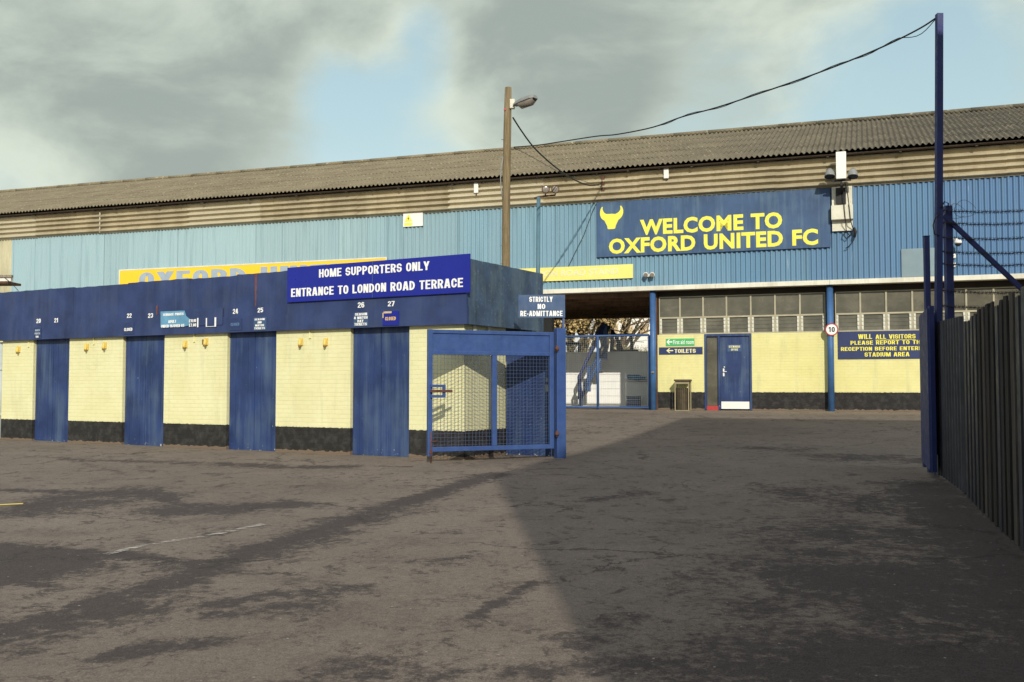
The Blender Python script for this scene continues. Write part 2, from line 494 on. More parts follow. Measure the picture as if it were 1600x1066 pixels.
M['cream_box'] = mat('cream_box', (0.66, 0.64, 0.53), 0.5, 0.08, 4.0, 0.3, (0.45, 0.42, 0.32))
M['white_wall'] = mat('white_washed_block', (0.88, 0.88, 0.86), 0.8, 0.06, 1.4, 0.4, (0.60, 0.61, 0.62))
M['glass'] = glass_mat('dirty_window_glass')
M['louvre'] = glass_mat('louvre_glass')
M['frame'] = mat('window_frame_paint', (0.40, 0.37, 0.27), 0.6, 0.15, 3.0)
M['frame_white'] = mat('louvre_clip_paint', (0.62, 0.61, 0.52), 0.6, 0.1, 3.0)
M['dark_in'] = mat('dark_interior', (0.035, 0.027, 0.021), 0.9, 0.3, 1.0)
M['ceiling'] = mat('brown_soffit', (0.32, 0.21, 0.14), 0.9, 0.3, 1.2, 0.6, (0.04, 0.026, 0.018))
M['brown'] = mat('rusty_brown', (0.10, 0.048, 0.030), 0.8, 0.35, 6.0)
M['rust'] = mat('rust', (0.105, 0.045, 0.035), 0.85, 0.35, 9.0)
M['rust_stain'] = mat('rust_stain', (0.15, 0.060, 0.055), 0.85, 0.30, 9.0)
M['pole_wood'] = wood_mat('weathered_pole_wood', (0.30, 0.235, 0.135), (0.125, 0.092, 0.052))
M['old_wood'] = wood_mat('grey_old_timber', (0.34, 0.31, 0.24), (0.18, 0.15, 0.11))
M['fence_wood'] = wood_mat('dark_fence_board', (0.060, 0.053, 0.050), (0.016, 0.014, 0.014))
M['fence_wood_pale'] = wood_mat('weathered_fence_board', (0.115, 0.10, 0.09), (0.035, 0.030, 0.028))
M['fence_sheet'] = mat('dark_fence_sheet', (0.032, 0.032, 0.042), 0.55, 0.35, 2.0, 0.8, (0.06, 0.06, 0.075))
M['cable'] = mat('black_cable', (0.018, 0.017, 0.017), 0.6, 0.2, 4.0, bump=0.0)
M['wire'] = mat('rusty_wire', (0.030, 0.027, 0.030), 0.7, 0.2, 4.0, bump=0.0)
M['mesh_wire'] = mat('mesh_wire', (0.060, 0.085, 0.16), 0.5, 0.15, 4.0, bump=0.0)
M['galv'] = mat('galvanised_wire', (0.42, 0.46, 0.50), 0.5, 0.1, 4.0, bump=0.0)
M['galv_post'] = mat('pale_pipe', (0.42, 0.47, 0.46), 0.6, 0.15, 4.0)
M['metal_grey'] = mat('grey_metal', (0.27, 0.28, 0.27), 0.45, 0.15, 6.0, metal=0.3)
M['lens'] = mat('lamp_glass', (0.25, 0.22, 0.19), 0.12, 0.2, 9.0, bump=0.0, spec=0.6)
M['yellow_lamp'] = mat('yellow_lamp', (0.70, 0.52, 0.13), 0.45, 0.1, 12.0, bump=0.0)
M['ochre'] = mat('lamp_lens', (0.20, 0.12, 0.03), 0.4, 0.2, 12.0, bump=0.0)
M['grey_panel'] = mat('grey_green_panel', (0.21, 0.29, 0.33), 0.6, 0.1, 1.5, 0.3, (0.16, 0.22, 0.26))
M['bin'] = mat('bin_slats', (0.075, 0.058, 0.035), 0.7, 0.25, 8.0)
M['bin_frame'] = mat('bin_frame', (0.30, 0.26, 0.16), 0.6, 0.15, 8.0)
M['conc'] = mat('concrete', (0.33, 0.30, 0.25), 0.9, 0.2, 2.0, bump=0.4)
M['red_brick'] = mat('red_brick', (0.24, 0.13, 0.09), 0.9, 0.25, 6.0, bump=0.5)
M['bark'] = wood_mat('bark', (0.20, 0.155, 0.09), (0.10, 0.075, 0.045))
M['leaf_gold'] = mat('golden_leaves', (0.52, 0.38, 0.16), 0.7, 0.45, 0.9, bump=0.0)
M['leaf_tan'] = mat('tan_twigs', (0.50, 0.39, 0.24), 0.7, 0.4, 0.9, bump=0.0)
M['leaf_green'] = mat('dull_green_leaves', (0.24, 0.22, 0.10), 0.7, 0.45, 0.9, bump=0.0)
M['far_white'] = mat('pale_render', (0.72, 0.70, 0.66), 0.8, 0.06, 0.5, bump=0.0)
M['line_white'] = mat('worn_white_line', (0.42, 0.40, 0.36), 0.9, 0.15, 7.0, 0.0)
M['line_yellow'] = mat('worn_yellow_line', (0.62, 0.50, 0.14), 0.9, 0.15, 7.0, 0.0)
M['blue_tarp'] = mat('blue_plastic', (0.055, 0.22, 0.42), 0.5, 0.1, 5.0)

# worn paint of the ground lines is broken up through transparency of the surface itself
for k in ('line_white',):
    nt = NT(M[k].node_tree)
    bs = M[k].node_tree.nodes['Principled BSDF']
    nn = nt.noise(scaled(nt, objco(nt), (4, 9, 1)), 1.6, 8.0, 0.75)
    nt.l.new(nt.remap(nn, 0.46, 0.56), bs.inputs['Alpha'])

# ------------------------------------------------------------------ builders
OFFS = {}


class Frame:
    """a vertical building plane: local x runs along it, y goes into it, z up"""
    def __init__(self, origin, rotz):
        self.o = Vector(origin)
        self.rz = rotz
        self.ex = Vector((cos(rotz), sin(rotz), 0))
        self.ey = Vector((-sin(rotz), cos(rotz), 0))

    def at(self, u, v, off=0.0):
        """local (x, z) where the sight line of a photo point meets the plane y = -off"""
        d = pxdir(u, v)
        p0 = self.o - self.ey * off
        t = (p0 - EYE).dot(self.ey) / d.dot(self.ey)
        p = EYE + d * t - self.o
        return p.dot(self.ex), p.z

    def on_x(self, u, v, x):
        """local (y, z) on the plane of constant local x"""
        d = pxdir(u, v)
        p0 = self.o + self.ex * x
        t = (p0 - EYE).dot(self.ex) / d.dot(self.ex)
        p = EYE + d * t - self.o
        return p.dot(self.ey), p.z

    def world(self, x, y, z):
        return self.o + self.ex * x + self.ey * y + Vector((0, 0, z))


WORLD = Frame((0, 0, 0), 0.0)


def tag(o, label=None, cat=None, group=None, kind=None):
    if label: o['label'] = label
    if cat: o['category'] = cat
    if group: o['group'] = group
    if kind: o['kind'] = kind
    return o


def thing(name, label, cat, frame=WORLD, loc=(0, 0, 0), group=None):
    o = bpy.data.objects.new(name, None)
    o.empty_display_size = 0.2
    COL.objects.link(o)
    o.location = frame.world(*loc)
    o.rotation_euler = (0, 0, frame.rz)
    OFFS[o.name] = Vector(loc)
    return tag(o, label, cat, group)


class MB:
    def __init__(self):
        self.v = []
        self.f = []
        self.smooth = []

    def add(self, verts, faces, smooth=False):
        b = len(self.v)
        self.v += [Vector(p) for p in verts]
        self.f += [tuple(i + b for i in f) for f in faces]
        self.smooth += [smooth] * len(faces)
        return self

    def box(self, x0, x1, y0, y1, z0, z1):
        if x0 > x1: x0, x1 = x1, x0
        if y0 > y1: y0, y1 = y1, y0
        if z0 > z1: z0, z1 = z1, z0
        vs = [(x0, y0, z0), (x1, y0, z0), (x1, y1, z0), (x0, y1, z0), (x0, y0, z1), (x1, y0, z1), (x1, y1, z1), (x0, y1, z1)]
        return self.add(vs, [(3, 2, 1, 0), (4, 5, 6, 7), (0, 1, 5, 4), (1, 2, 6, 5), (2, 3, 7, 6), (3, 0, 4, 7)])

    def bevbox(self, x0, x1, y0, y1, z0, z1, b=0.008):
        bm = bmesh.new()
        bmesh.ops.create_cube(bm, size=1.0)
        for vv in bm.verts:
            vv.co = Vector(((x0 + x1) / 2 + vv.co.x * abs(x1 - x0), (y0 + y1) / 2 + vv.co.y * abs(y1 - y0), (z0 + z1) / 2 + vv.co.z * abs(z1 - z0)))
        bmesh.ops.bevel(bm, geom=bm.edges[:], offset=b, segments=2, affect='EDGES', profile=0.5)
        bm.verts.index_update()
        self.add([vv.co.copy() for vv in bm.verts], [[x.index for x in ff.verts] for ff in bm.faces])
        bm.free()
        return self

    def bar(self, p, q, wx, wz, up=(0, 0, 1)):
        """rectangular bar from p to q"""
        p, q = Vector(p), Vector(q)
        d = (q - p).normalized()
        up = Vector(up)
        if abs(d.dot(up)) > 0.99: up = Vector((0, 1, 0))
        s = d.cross(up).normalized()
        t = s.cross(d).normalized()
        vs = []
        for c in (p, q):
            for a, b in ((-1, -1), (1, -1), (1, 1), (-1, 1)):
                vs.append(c + s * a * wx / 2 + t * b * wz / 2)
        return self.add(vs, [(3, 2, 1, 0), (4, 5, 6, 7), (0, 1, 5, 4), (1, 2, 6, 5), (2, 3, 7, 6), (3, 0, 4, 7)])

    def tube(self, pts, r, n=8, cap=True, r2=None):
        pts = [Vector(p) for p in pts]
        k = len(pts)
        rad = r if isinstance(r, (list, tuple)) else [r + ((r2 - r) * i / max(1, k - 1) if r2 is not None else 0) for i in range(k)]
        vs, fs = [], []
        pu = None
        for i, p in enumerate(pts):
            d = (pts[min(i + 1, k - 1)] - pts[max(i - 1, 0)]).normalized()
            u = pu if pu is not None else (Vector((0, 0, 1)) if abs(d.z) < 0.9 else Vector((0, 1, 0)))
            s = d.cross(u)
            if s.length < 1e-5: s = d.cross(Vector((1, 0, 0)))
            s.normalize()
            t = s.cross(d).normalized()
            pu = t
            for j in range(n):
                a = 2 * pi * j / n
                vs.append(p + (s * cos(a) + t * sin(a)) * rad[i])
        for i in range(k - 1):
            for j in range(n):
                fs.append((i * n + j, i * n + (j + 1) % n, (i + 1) * n + (j + 1) % n, (i + 1) * n + j))
        self.add(vs, fs, True)
        if cap:
            b = len(self.v) - len(vs)
            self.f.append(tuple(b + j for j in range(n))[::-1])
            self.f.append(tuple(b + (k - 1) * n + j for j in range(n)))
            self.smooth += [False, False]
        return self

    def lathe(self, c, axis, prof, n=16):
        """prof: (distance along axis, radius)"""
        axis = Vector(axis).normalized()
        c = Vector(c)
        return self.tube([c + axis * a for a, _ in prof], [max(r, 1e-4) for _, r in prof], n)

    def prism(self, outline, y0, y1):
        """outline of (x, z) points given thickness along y"""
        n = len(outline)
        vs = [(x, y0, z) for x, z in outline] + [(x, y1, z) for x, z in outline]
        fs = [tuple(range(n)), tuple(range(2 * n - 1, n - 1, -1))]
        fs += [(i, i + n, (i + 1) % n + n, (i + 1) % n) for i in range(n)]
        return self.add(vs, fs)

    def build(self, name, m, parent=None, frame=None, kind=None, fix=True):
        me = bpy.data.meshes.new(name)
        off = Vector((0, 0, 0))
        root = parent
        while root is not None and root.parent is not None:
            root = root.parent
        if root is not None:
            off = OFFS.get(root.name, off)
        me.from_pydata([tuple(v - off) for v in self.v], [], self.f)
        me.materials.append(M[m] if isinstance(m, str) else m)
        me.polygons.foreach_set('use_smooth', self.smooth)
        if fix and len(self.f) < 40000:
            bm = bmesh.new()
            bm.from_mesh(me)
            bmesh.ops.recalc_face_normals(bm, faces=bm.faces[:])
            bm.to_mesh(me)
            bm.free()
        me.update()
        o = bpy.data.objects.new(name, me)
        COL.objects.link(o)
        if parent is not None:
            o.parent = parent
        if kind: o['kind'] = kind
        return o


def text_part(parent, body, box, y, m, bold=0.02, name='lettering', thick=0.004, sx=1.0):
    """raised lettering facing -y that fills box = (x0, z0, x1, z1) in the frame of its thing"""
    cu = bpy.data.curves.new(name, 'FONT')
    cu.body = body
    cu.size = 1.0
    cu.offset = bold
    cu.resolution_u = 3
    cu.space_character = sx * (1 + bold * 1.6)
    cu.space_word = 1.15
    ob = bpy.data.objects.new(name, cu)
    COL.objects.link(ob)
    dg = bpy.context.evaluated_depsgraph_get()
    me = bpy.data.meshes.new_from_object(ob.evaluated_get(dg))
    COL.objects.unlink(ob)
    bpy.data.objects.remove(ob)
    vs = [v.co.copy() for v in me.vertices]
    fs = [tuple(p.vertices) for p in me.polygons]
    bpy.data.meshes.remove(me)
    xs = [v.x for v in vs]; ys = [v.y for v in vs]
    x0, x1, y0, y1 = min(xs), max(xs), min(ys), max(ys)
    bx0, bz0, bx1, bz1 = box
    mb = MB()
    fr = [(bx0 + (v.x - x0) / (x1 - x0) * (bx1 - bx0), y - thick, bz0 + (v.y - y0) / (y1 - y0) * (bz1 - bz0)) for v in vs]
    mb.add(fr, fs)
    # side walls so that the letters have a thickness
    cnt = {}
    for f in fs:
        for a, b in zip(f, f[1:] + f[:1]):
            cnt[(a, b)] = 1
    n = len(fr)
    side = []
    for (a, b) in cnt:
        if (b, a) not in cnt:
            side.append((a, b, b + n, a + n))
    mb2 = MB()
    mb2.add(fr + [(p[0], y + 0.0005, p[2]) for p in fr], fs + side)
    return mb2.build(name, m, parent, fix=False)


def px_text(parent, frame, body, bl, tr, off, m, bold=0.02, name='lettering', sx=1.0, thick=0.004):
    """lettering between two photo points (bottom left, top right) lying on a plane of the frame"""
    x0, z0 = frame.at(bl[0], bl[1], off)
    x1, z1 = frame.at(tr[0], tr[1], off)
    return text_part(parent, body, (x0, z0, x1, z1), -off, m, bold, name, thick, sx)


def corrugated(mb, x0, x1, z0, z1, y, pitch, amp, seg=8, top_pts=None, box=False):
    """vertical ribs: sheet standing in the plane y"""
    n = int((x1 - x0) / pitch * seg) + 1
    vs = []
    for i in range(n + 1):
        x = min(x0 + i * pitch / seg, x1)
        ph = (i % seg) / seg
        s = max(-1, min(1, 1.7 * cos(2 * pi * ph)))
        vs.append((x, y - amp * 0.5 * s, z0))
        vs.append((x, y - amp * 0.5 * s, z1))
    fs = [(2 * i, 2 * i + 2, 2 * i + 3, 2 * i + 1) for i in range(n)]
    mb.add(vs, fs, False)
    return mb


def sheet_backed(mb):
    return mb


# ---- a plain bold grotesque alphabet drawn with strokes (unit cap height)
def _arc(cx, cy, rx, ry, a0, a1, n=7):
    return [(cx + rx * cos(R(a0 + (a1 - a0) * i / n)), cy + ry * sin(R(a0 + (a1 - a0) * i / n))) for i in range(n + 1)]


def glyph(ch, t, wd):
    """strokes of one letter: v stem, h bar, d diagonal (level ends), p bent ribbon"""
    W_ = wd
    l, r, b, tp_ = t / 2, W_ - t / 2, t / 2, 1 - t / 2
    m = (l + r) / 2
    ry = min(.30, (tp_ - b) / 2)
    rx = (r - l) / 2
    O_ = [(r, 1 - t / 2 - ry)] + _arc(m, tp_ - ry, rx, ry, 0, 180, 10) + _arc(m, b + ry, rx, ry, 180, 360, 10) + [(r, 1 - t / 2 - ry)]
    C_ = [(r, tp_ - ry - .02)] + _arc(m, tp_ - ry, rx, ry, 0, 180, 10) + _arc(m, b + ry, rx, ry, 180, 360, 10) + [(r, b + ry + .02)]
    S_ = [(r, tp_ - .22)] + _arc(m, tp_ - .24, rx, .24, 0, 180, 8)[0:] + [(l + .01, tp_ - .27)] + _arc(l + rx * .55, .5 + .11, rx * .55, .11, 200, 270, 3) + \
         _arc(r - rx * .55, .5 - .11 - .02, rx * .55, .13, 90, 0, 3) + _arc(m, b + .22, rx, .22, 0, -180, 8) + [(l, b + .25)]
    P_ = lambda y0, y1, x1: [(l, y1), (x1 - .18, y1)] + _arc(x1 - .18, (y0 + y1) / 2, .18, (y1 - y0) / 2, 90, -90, 8) + [(l, y0)]
    V_ = ('v', l, 0, 1)
    G = {
        'A': [('d', l + .01, 0, m - .03, 1), ('d', r - .01, 0, m + .03, 1), ('h', .27, W_ * .22, W_ * .78)],
        'B': [V_, ('p', P_(.53, tp_, r - .02)), ('p', P_(b, .53, r))],
        'C': [('p', C_)], 'D': [V_, ('p', [(l, tp_), (r - .24, tp_)] + _arc(r - .24, .5, .24, .5 - t / 2, 90, -90, 12) + [(l, b)])],
        'E': [V_, ('h', tp_, t, W_), ('h', .51, t, W_ - .04), ('h', b, t, W_)], 'F': [V_, ('h', tp_, t, W_), ('h', .50, t, W_ - .05)],
        'G': [('p', C_ + [(r, .44)]), ('h', .44, m, r + t / 2)], 'H': [V_, ('v', r, 0, 1), ('h', .52, t, W_ - t)], 'I': [('v', W_ / 2, 0, 1)],
        'K': [V_, ('d', l + .10, .42, r - .02, 1), ('d', r, 0, l + .20, .60)], 'L': [V_, ('h', b, t, W_)],
        'M': [V_, ('v', r, 0, 1), ('d', m, 0, l + .03, 1), ('d', m, 0, r - .03, 1)], 'N': [V_, ('v', r, 0, 1), ('d', r - .02, 0, l + .02, 1)],
        'O': [('p', O_)], 'P': [V_, ('p', P_(.45, tp_, r))], 'R': [V_, ('p', P_(.47, tp_, r)), ('d', r, 0, m + .03, .46)],
        'S': [('p', S_)], 'T': [('v', W_ / 2, 0, 1 - t), ('h', tp_, 0, W_)], 'U': [('p', [(l, 1), (l, b + ry)] + _arc(m, b + ry, rx, ry, 180, 360, 10) + [(r, 1)])],
        'V': [('d', m - .03, 0, l, 1), ('d', m + .03, 0, r, 1)], 'W': [('d', W_ * .27, 0, l, 1), ('d', W_ * .29, 0, m, 1), ('d', W_ * .71, 0, m, 1), ('d', W_ * .73, 0, r, 1)],
        'X': [('d', l, 0, r, 1), ('d', r, 0, l, 1)], 'Y': [('v', W_ / 2, 0, .44), ('d', m - .01, .40, l, 1), ('d', m + .01, .40, r, 1)],
        '0': [('p', O_)], '1': [('v', m + .05, 0, 1), ('d', l - .02, .72, m + .02, .96)], '2': [('p', [(l, tp_ - .26)] + _arc(m, tp_ - .25, rx, .25, 180, -20, 9) + [(l + .02, b + .12), (l, b)]), ('h', b, 0, W_)],
        '3': [('p', [(l, tp_ - .22)] + _arc(m, tp_ - .21, rx, .21, 180, -80, 9) + _arc(m, b + .24, rx, .24, 80, -180, 9))],
        '4': [('v', r - .08, 0, 1), ('h', .30, 0, W_), ('d', l, .30, r - .12, 1)], '5': [('h', tp_, t, W_ - .02), ('v', l + .01, .48, 1), ('p', [(l + .02, .50)] + _arc(m, b + .27, rx, .27, 120, -170, 11))],
        '6': [('p', _arc(m, b + .25, rx, .25, 180, -180, 14)), ('p', [(r, tp_ - .16)] + _arc(m, tp_ - .24, rx, .24, 20, 180, 7) + [(l, b + .2)])],
        '7': [('h', tp_, 0, W_), ('d', l + .08, 0, r, 1 - t)], '&': [('p', _arc(m, tp_ - .18, rx * .7, .18, 0, 360, 10)), ('p', _arc(m - .04, b + .22, rx * .9, .22, 0, 360, 10)), ('d', r, 0, l + .16, .5)],
        '/': [('d', l, 0, r, 1)], '-': [('h', .40, 0, W_)], '.': [('v', W_ / 2, 0, t)], '\u00a3': [('h', b, 0, W_), ('h', .45, 0, W_ - .1), ('p', [(l + .06, b), (l + .06, tp_ - .22)] + _arc(m + .03, tp_ - .22, rx - .03, .22, 180, 20, 7))],
    }
    return G[ch]


def grotesque(parent, body, box, y, m, t=.16, name='lettering', thick=.004, cond=1.0):
    """bold sans lettering facing -y that fills box = (x0, z0, x1, z1)"""
    wide = {'I': t, 'M': .68, 'W': .78, ' ': .26, '.': t, '-': .26, 'L': .42, 'E': .45, 'F': .43, 'T': .48, '1': .36, '/': .34, 'A': .56, 'V': .54, 'X': .54, 'Y': .54, '0': .46, '&': .58}
    polys = []
    x = 0.0
    gap = .085
    for ch in body:
        wd = wide.get(ch, .49)
        if ch != ' ':
            for k, st in enumerate(glyph(ch, t, wd)):
                kind = st[0]
                if kind == 'v': q = [[(st[1] - t / 2, st[2]), (st[1] + t / 2, st[2]), (st[1] + t / 2, st[3]), (st[1] - t / 2, st[3])]]
                elif kind == 'h': q = [[(st[2], st[1] - t * .46), (st[3], st[1] - t * .46), (st[3], st[1] + t * .46), (st[2], st[1] + t * .46)]]
                elif kind == 'd':
                    hw = t * .54 * min(1.6, sqrt(1 + ((st[3] - st[1]) / max(.2, abs(st[4] - st[2]))) ** 2))
                    q = [[(st[1] - hw, st[2]), (st[1] + hw, st[2]), (st[3] + hw, st[4]), (st[3] - hw, st[4])]]
                else:
                    pt_ = [p for i, p in enumerate(st[1]) if i == 0 or (abs(p[0] - st[1][i - 1][0]) + abs(p[1] - st[1][i - 1][1])) > 1e-4]
                    L_, R_ = [], []
                    for i, p in enumerate(pt_):
                        a_, c_ = pt_[max(0, i - 1)], pt_[min(len(pt_) - 1, i + 1)]
                        dx_, dy_ = c_[0] - a_[0], c_[1] - a_[1]
                        ln = sqrt(dx_ * dx_ + dy_ * dy_) or 1
                        nx_, ny_ = -dy_ / ln * t / 2, dx_ / ln * t * .46
                        L_.append((p[0] + nx_, p[1] + ny_)); R_.append((p[0] - nx_, p[1] - ny_))
                    q = [[L_[i], R_[i], R_[i + 1], L_[i + 1]] for i in range(len(pt_) - 1)]
                polys += [(k, [(x + px_, py_) for px_, py_ in pl_]) for pl_ in q]
        x += wd + gap
    wtot = x - gap
    mb = MB()
    x0, z0, x1, z1 = box
    for k, pl_ in polys:
        yy = y - thick - .0004 * k
        vs = [(x0 + px_ / wtot * (x1 - x0), yy, z0 + py_ * (z1 - z0)) for px_, py_ in pl_]
        ar = sum(vs[i][0] * vs[(i + 1) % 4][2] - vs[(i + 1) % 4][0] * vs[i][2] for i in range(4))
        if ar < 0: vs = vs[::-1]
        back = [(v[0], y + .0004, v[2]) for v in vs]
        mb.add(vs + back, [(0, 1, 2, 3)] + [((i + 1) % 4, i, i + 4, (i + 1) % 4 + 4) for i in range(4)])
    return mb.build(name, m, parent, fix=False)


def px_grot(parent, frame, body, bl, tr, off, m, t=.17, name='lettering'):
    x0, z0 = frame.at(bl[0], bl[1], off)
    x1, z1 = frame.at(tr[0], tr[1], off)
    return grotesque(parent, body, (x0, z0, x1, z1), -off, m, t, name)


# ------------------------------------------------------------------ the ground
STAND_C = 30.33
SA = R(19.5)
BA = R(29.75)
ZS, ZB = 0.87, 0.384
PROF = [(-5, .87), (0, .86), (2.5, .80), (5, .67), (8, .51), (10.5, .412), (12, .378), (14.2, .365), (18, .21), (26, 0.0), (40, -0.05)]


def ground_z(x, y):
    d = (STAND_C - (y + x * tan(SA))) * cos(SA)
    if d <= PROF[0][0]: return PROF[0][1]
    for (a, za), (b, zb) in zip(PROF, PROF[1:]):
        if d <= b:
            t = (d - a) / (b - a)
            t = t * 0.7 + 0.3 * t * t * (3 - 2 * t)
            return za + (zb - za) * t
    return PROF[-1][1]


def gpt(u, v):
    """where the sight line of a photo point meets the ground"""
    d = pxdir(u, v)
    t = 1.0
    z = 0.3
    for _ in range(40):
        t = (z - EYE.z) / d.z
        p = EYE + d * t
        z = 0.5 * z + 0.5 * ground_z(p.x, p.y)
    return Vector((p.x, p.y, ground_z(p.x, p.y)))


def seg_d(px, py, a, b):
    vx, vy = b[0] - a[0], b[1] - a[1]
    l = vx * vx + vy * vy
    t = 0 if l == 0 else max(0, min(1, ((px - a[0]) * vx + (py - a[1]) * vy) / l))
    return sqrt((px - a[0] - t * vx) ** 2 + (py - a[1] - t * vy) ** 2)


# stains, plus strokes that paint shade into the right foreground: polyline in photo points, half width in metres, strength
STROKES = [
    ([(770, 742), (640, 782), (560, 808), (480, 838), (390, 862), (330, 885)], 0.16, 0.75),
    ([(620, 792), (560, 812), (470, 845), (400, 865)], 0.26, 0.62),
    ([(330, 885), (250, 915), (150, 945), (60, 975), (-40, 1000)], 0.22, 0.68),
    ([(230, 920), (140, 960), (40, 985), (-40, 990)], 0.34, 0.55),
    ([(-20, 765), (60, 768), (180, 770)], 0.12, 0.6),
    ([(30, 800), (110, 778), (200, 768), (240, 775)], 0.35, 0.68),
    ([(90, 795), (150, 785)], 0.42, 0.60),
    ([(270, 796), (350, 795), (440, 790)], 0.30, 0.72),
    ([(205, 768), (270, 785), (300, 792)], 0.08, 0.7),
    ([(440, 788), (520, 785)], 0.06, 0.5),
    ([(-40, 850), (40, 856), (110, 860), (180, 866), (310, 880)], 0.10, 0.75),
    ([(-40, 872), (10, 878), (40, 885)], 0.42, 1.15),
    ([(-40, 895), (10, 898)], 0.30, 1.15),
    ([(-20, 905), (40, 912), (75, 916)], 0.05, 0.7),
    ([(340, 945), (430, 930), (500, 925), (560, 920)], 0.13, 0.55),
    ([(350, 960), (420, 952), (480, 948)], 0.13, 0.56),
    ([(180, 1025), (240, 1012), (320, 1005)], 0.10, 0.66),
    ([(190, 740), (100, 715), (-40, 712)], 0.06, 0.42),
    ([(350, 725), (450, 730), (540, 729)], 0.16, 0.62),
    ([(100, 718), (240, 722), (340, 724)], 0.13, 0.46),
    ([(590, 728), (640, 729)], 0.05, 0.5),
    ([(740, 965), (790, 935), (840, 908)], 0.05, 0.62),
    ([(900, 1010), (960, 990), (980, 960)], 0.14, 0.38),
    ([(820, 1050), (900, 1045), (1000, 1035)], 0.12, 0.40),
    ([(1050, 1040), (1200, 1000), (1280, 960)], 0.16, 0.36),
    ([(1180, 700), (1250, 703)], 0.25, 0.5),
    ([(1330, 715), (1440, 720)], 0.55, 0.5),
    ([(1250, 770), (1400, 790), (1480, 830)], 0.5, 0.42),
    ([(1350, 900), (1460, 930), (1560, 960)], 0.8, 0.65),  # dark patches here also paint in the gloom beside the fence
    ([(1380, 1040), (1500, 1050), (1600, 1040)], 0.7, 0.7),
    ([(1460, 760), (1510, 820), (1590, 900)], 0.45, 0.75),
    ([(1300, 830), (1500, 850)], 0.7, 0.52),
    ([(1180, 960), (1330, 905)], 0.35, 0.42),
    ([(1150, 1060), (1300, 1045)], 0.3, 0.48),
    ([(560, 1040), (700, 1052)], 0.2, 0.34),
    ([(930, 780), (1010, 770)], 0.15, 0.36),
    ([(690, 880), (760, 865)], 0.12, 0.36),
    ([(150, 868), (190, 878)], 0.03, 0.5),
    ([(205, 868), (270, 890), (290, 885)], 0.03, 0.4),
    ([(884, 676), (930, 672)], 0.5, 0.3),
]
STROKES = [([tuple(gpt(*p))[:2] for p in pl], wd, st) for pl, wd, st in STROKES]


def lines(a, b, s):
    n = int(round((b - a) / s))
    return [a + (b - a) * i / n for i in range(n)]


def far(a, sgn):
    out, d = [], 1.5
    x = a
    while abs(x) < 900:
        x += sgn * d
        d *= 1.6
        out.append(x)
    return out


xs = sorted(far(-14, -1)) + lines(-14, -6, 0.14) + lines(-6, 7, 0.075) + lines(7, 13, 0.3) + [13.0] + far(13, 1)
ys = sorted(far(-6, -1)) + lines(-6, 3.6, 0.8) + lines(3.6, 17, 0.07) + lines(17, 32, 0.2) + lines(32, 45, 1.3) + [45.0] + far(45, 1)
xs = sorted(set(xs)); ys = sorted(set(ys))
gv, gs, gd, gm = [], [], [], []
corner_w = None
BO = Vector((-0.0482 * 15.94, 15.94, ZB))
BF = Frame(BO, -BA)
nx = len(xs)
boxes = []
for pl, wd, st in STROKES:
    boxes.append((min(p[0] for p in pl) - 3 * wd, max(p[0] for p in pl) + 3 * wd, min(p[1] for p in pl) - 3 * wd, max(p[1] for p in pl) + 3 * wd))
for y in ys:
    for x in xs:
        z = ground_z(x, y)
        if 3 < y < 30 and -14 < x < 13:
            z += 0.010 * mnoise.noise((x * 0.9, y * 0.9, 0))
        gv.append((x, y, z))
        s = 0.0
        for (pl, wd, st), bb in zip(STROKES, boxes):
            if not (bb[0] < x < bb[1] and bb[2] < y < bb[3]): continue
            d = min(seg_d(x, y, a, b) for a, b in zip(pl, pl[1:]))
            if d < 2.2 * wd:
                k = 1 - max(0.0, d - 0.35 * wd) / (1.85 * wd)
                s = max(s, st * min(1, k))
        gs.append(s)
        # dust in front of the stand, moss along the foot of the turnstile block
        ds_ = (STAND_C - (y + x * tan(SA))) * cos(SA)
        dust = max(0.0, 1 - abs(ds_ - 0.6) / 1.6) * 0.8
        rel = Vector((x, y, 0)) - Vector((BO.x, BO.y, 0))
        bx, by = rel.dot(BF.ex), rel.dot(BF.ey)
        dd = -by if -13 < bx < 0.3 else 9
        dust = max(dust, max(0.0, 1 - max(0, dd - 0.1) / 0.8) * 0.5 if dd > -0.3 else 0)
        gd.append(dust)
        gm.append(max(0.0, 1 - abs(dd - 0.06) / 0.14) * 0.9 if dd < 0.5 else 0.0)
gf = [(j * nx + i, j * nx + i + 1, (j + 1) * nx + i + 1, (j + 1) * nx + i) for j in range(len(ys) - 1) for i in range(nx - 1)]
gme = bpy.data.meshes.new('ground')
gme.from_pydata(gv, [], gf)
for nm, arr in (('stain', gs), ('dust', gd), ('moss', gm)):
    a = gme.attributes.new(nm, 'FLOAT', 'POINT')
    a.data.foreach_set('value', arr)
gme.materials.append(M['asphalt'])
gme.polygons.foreach_set('use_smooth', [True] * len(gf))
go = bpy.data.objects.new('ground', gme)
COL.objects.link(go)
tag(go, kind='structure')


def road_line(name, pts, width, m):
    mb = MB()
    ps = [gpt(*p) for p in pts]
    dense = []
    for a, b in zip(ps, ps[1:]):
        k = max(2, int((b - a).length / 0.12))
        dense += [a.lerp(b, i / k) for i in range(k)]
    dense.append(ps[-1])
    vs = []
    for i, p in enumerate(dense):
        d = (dense[min(i + 1, len(dense) - 1)] - dense[max(0, i - 1)])
        s = Vector((-d.y, d.x, 0)).normalized() * width / 2
        for q in (p - s, p + s):
            vs.append((q.x, q.y, ground_z(q.x, q.y) + 0.010 * mnoise.noise((q.x * 0.9, q.y * 0.9, 0)) + 0.006))
    mb.add(vs, [(2 * i, 2 * i + 1, 2 * i + 3, 2 * i + 2) for i in range(len(dense) - 1)])
    return mb.build(name, m, kind='structure')


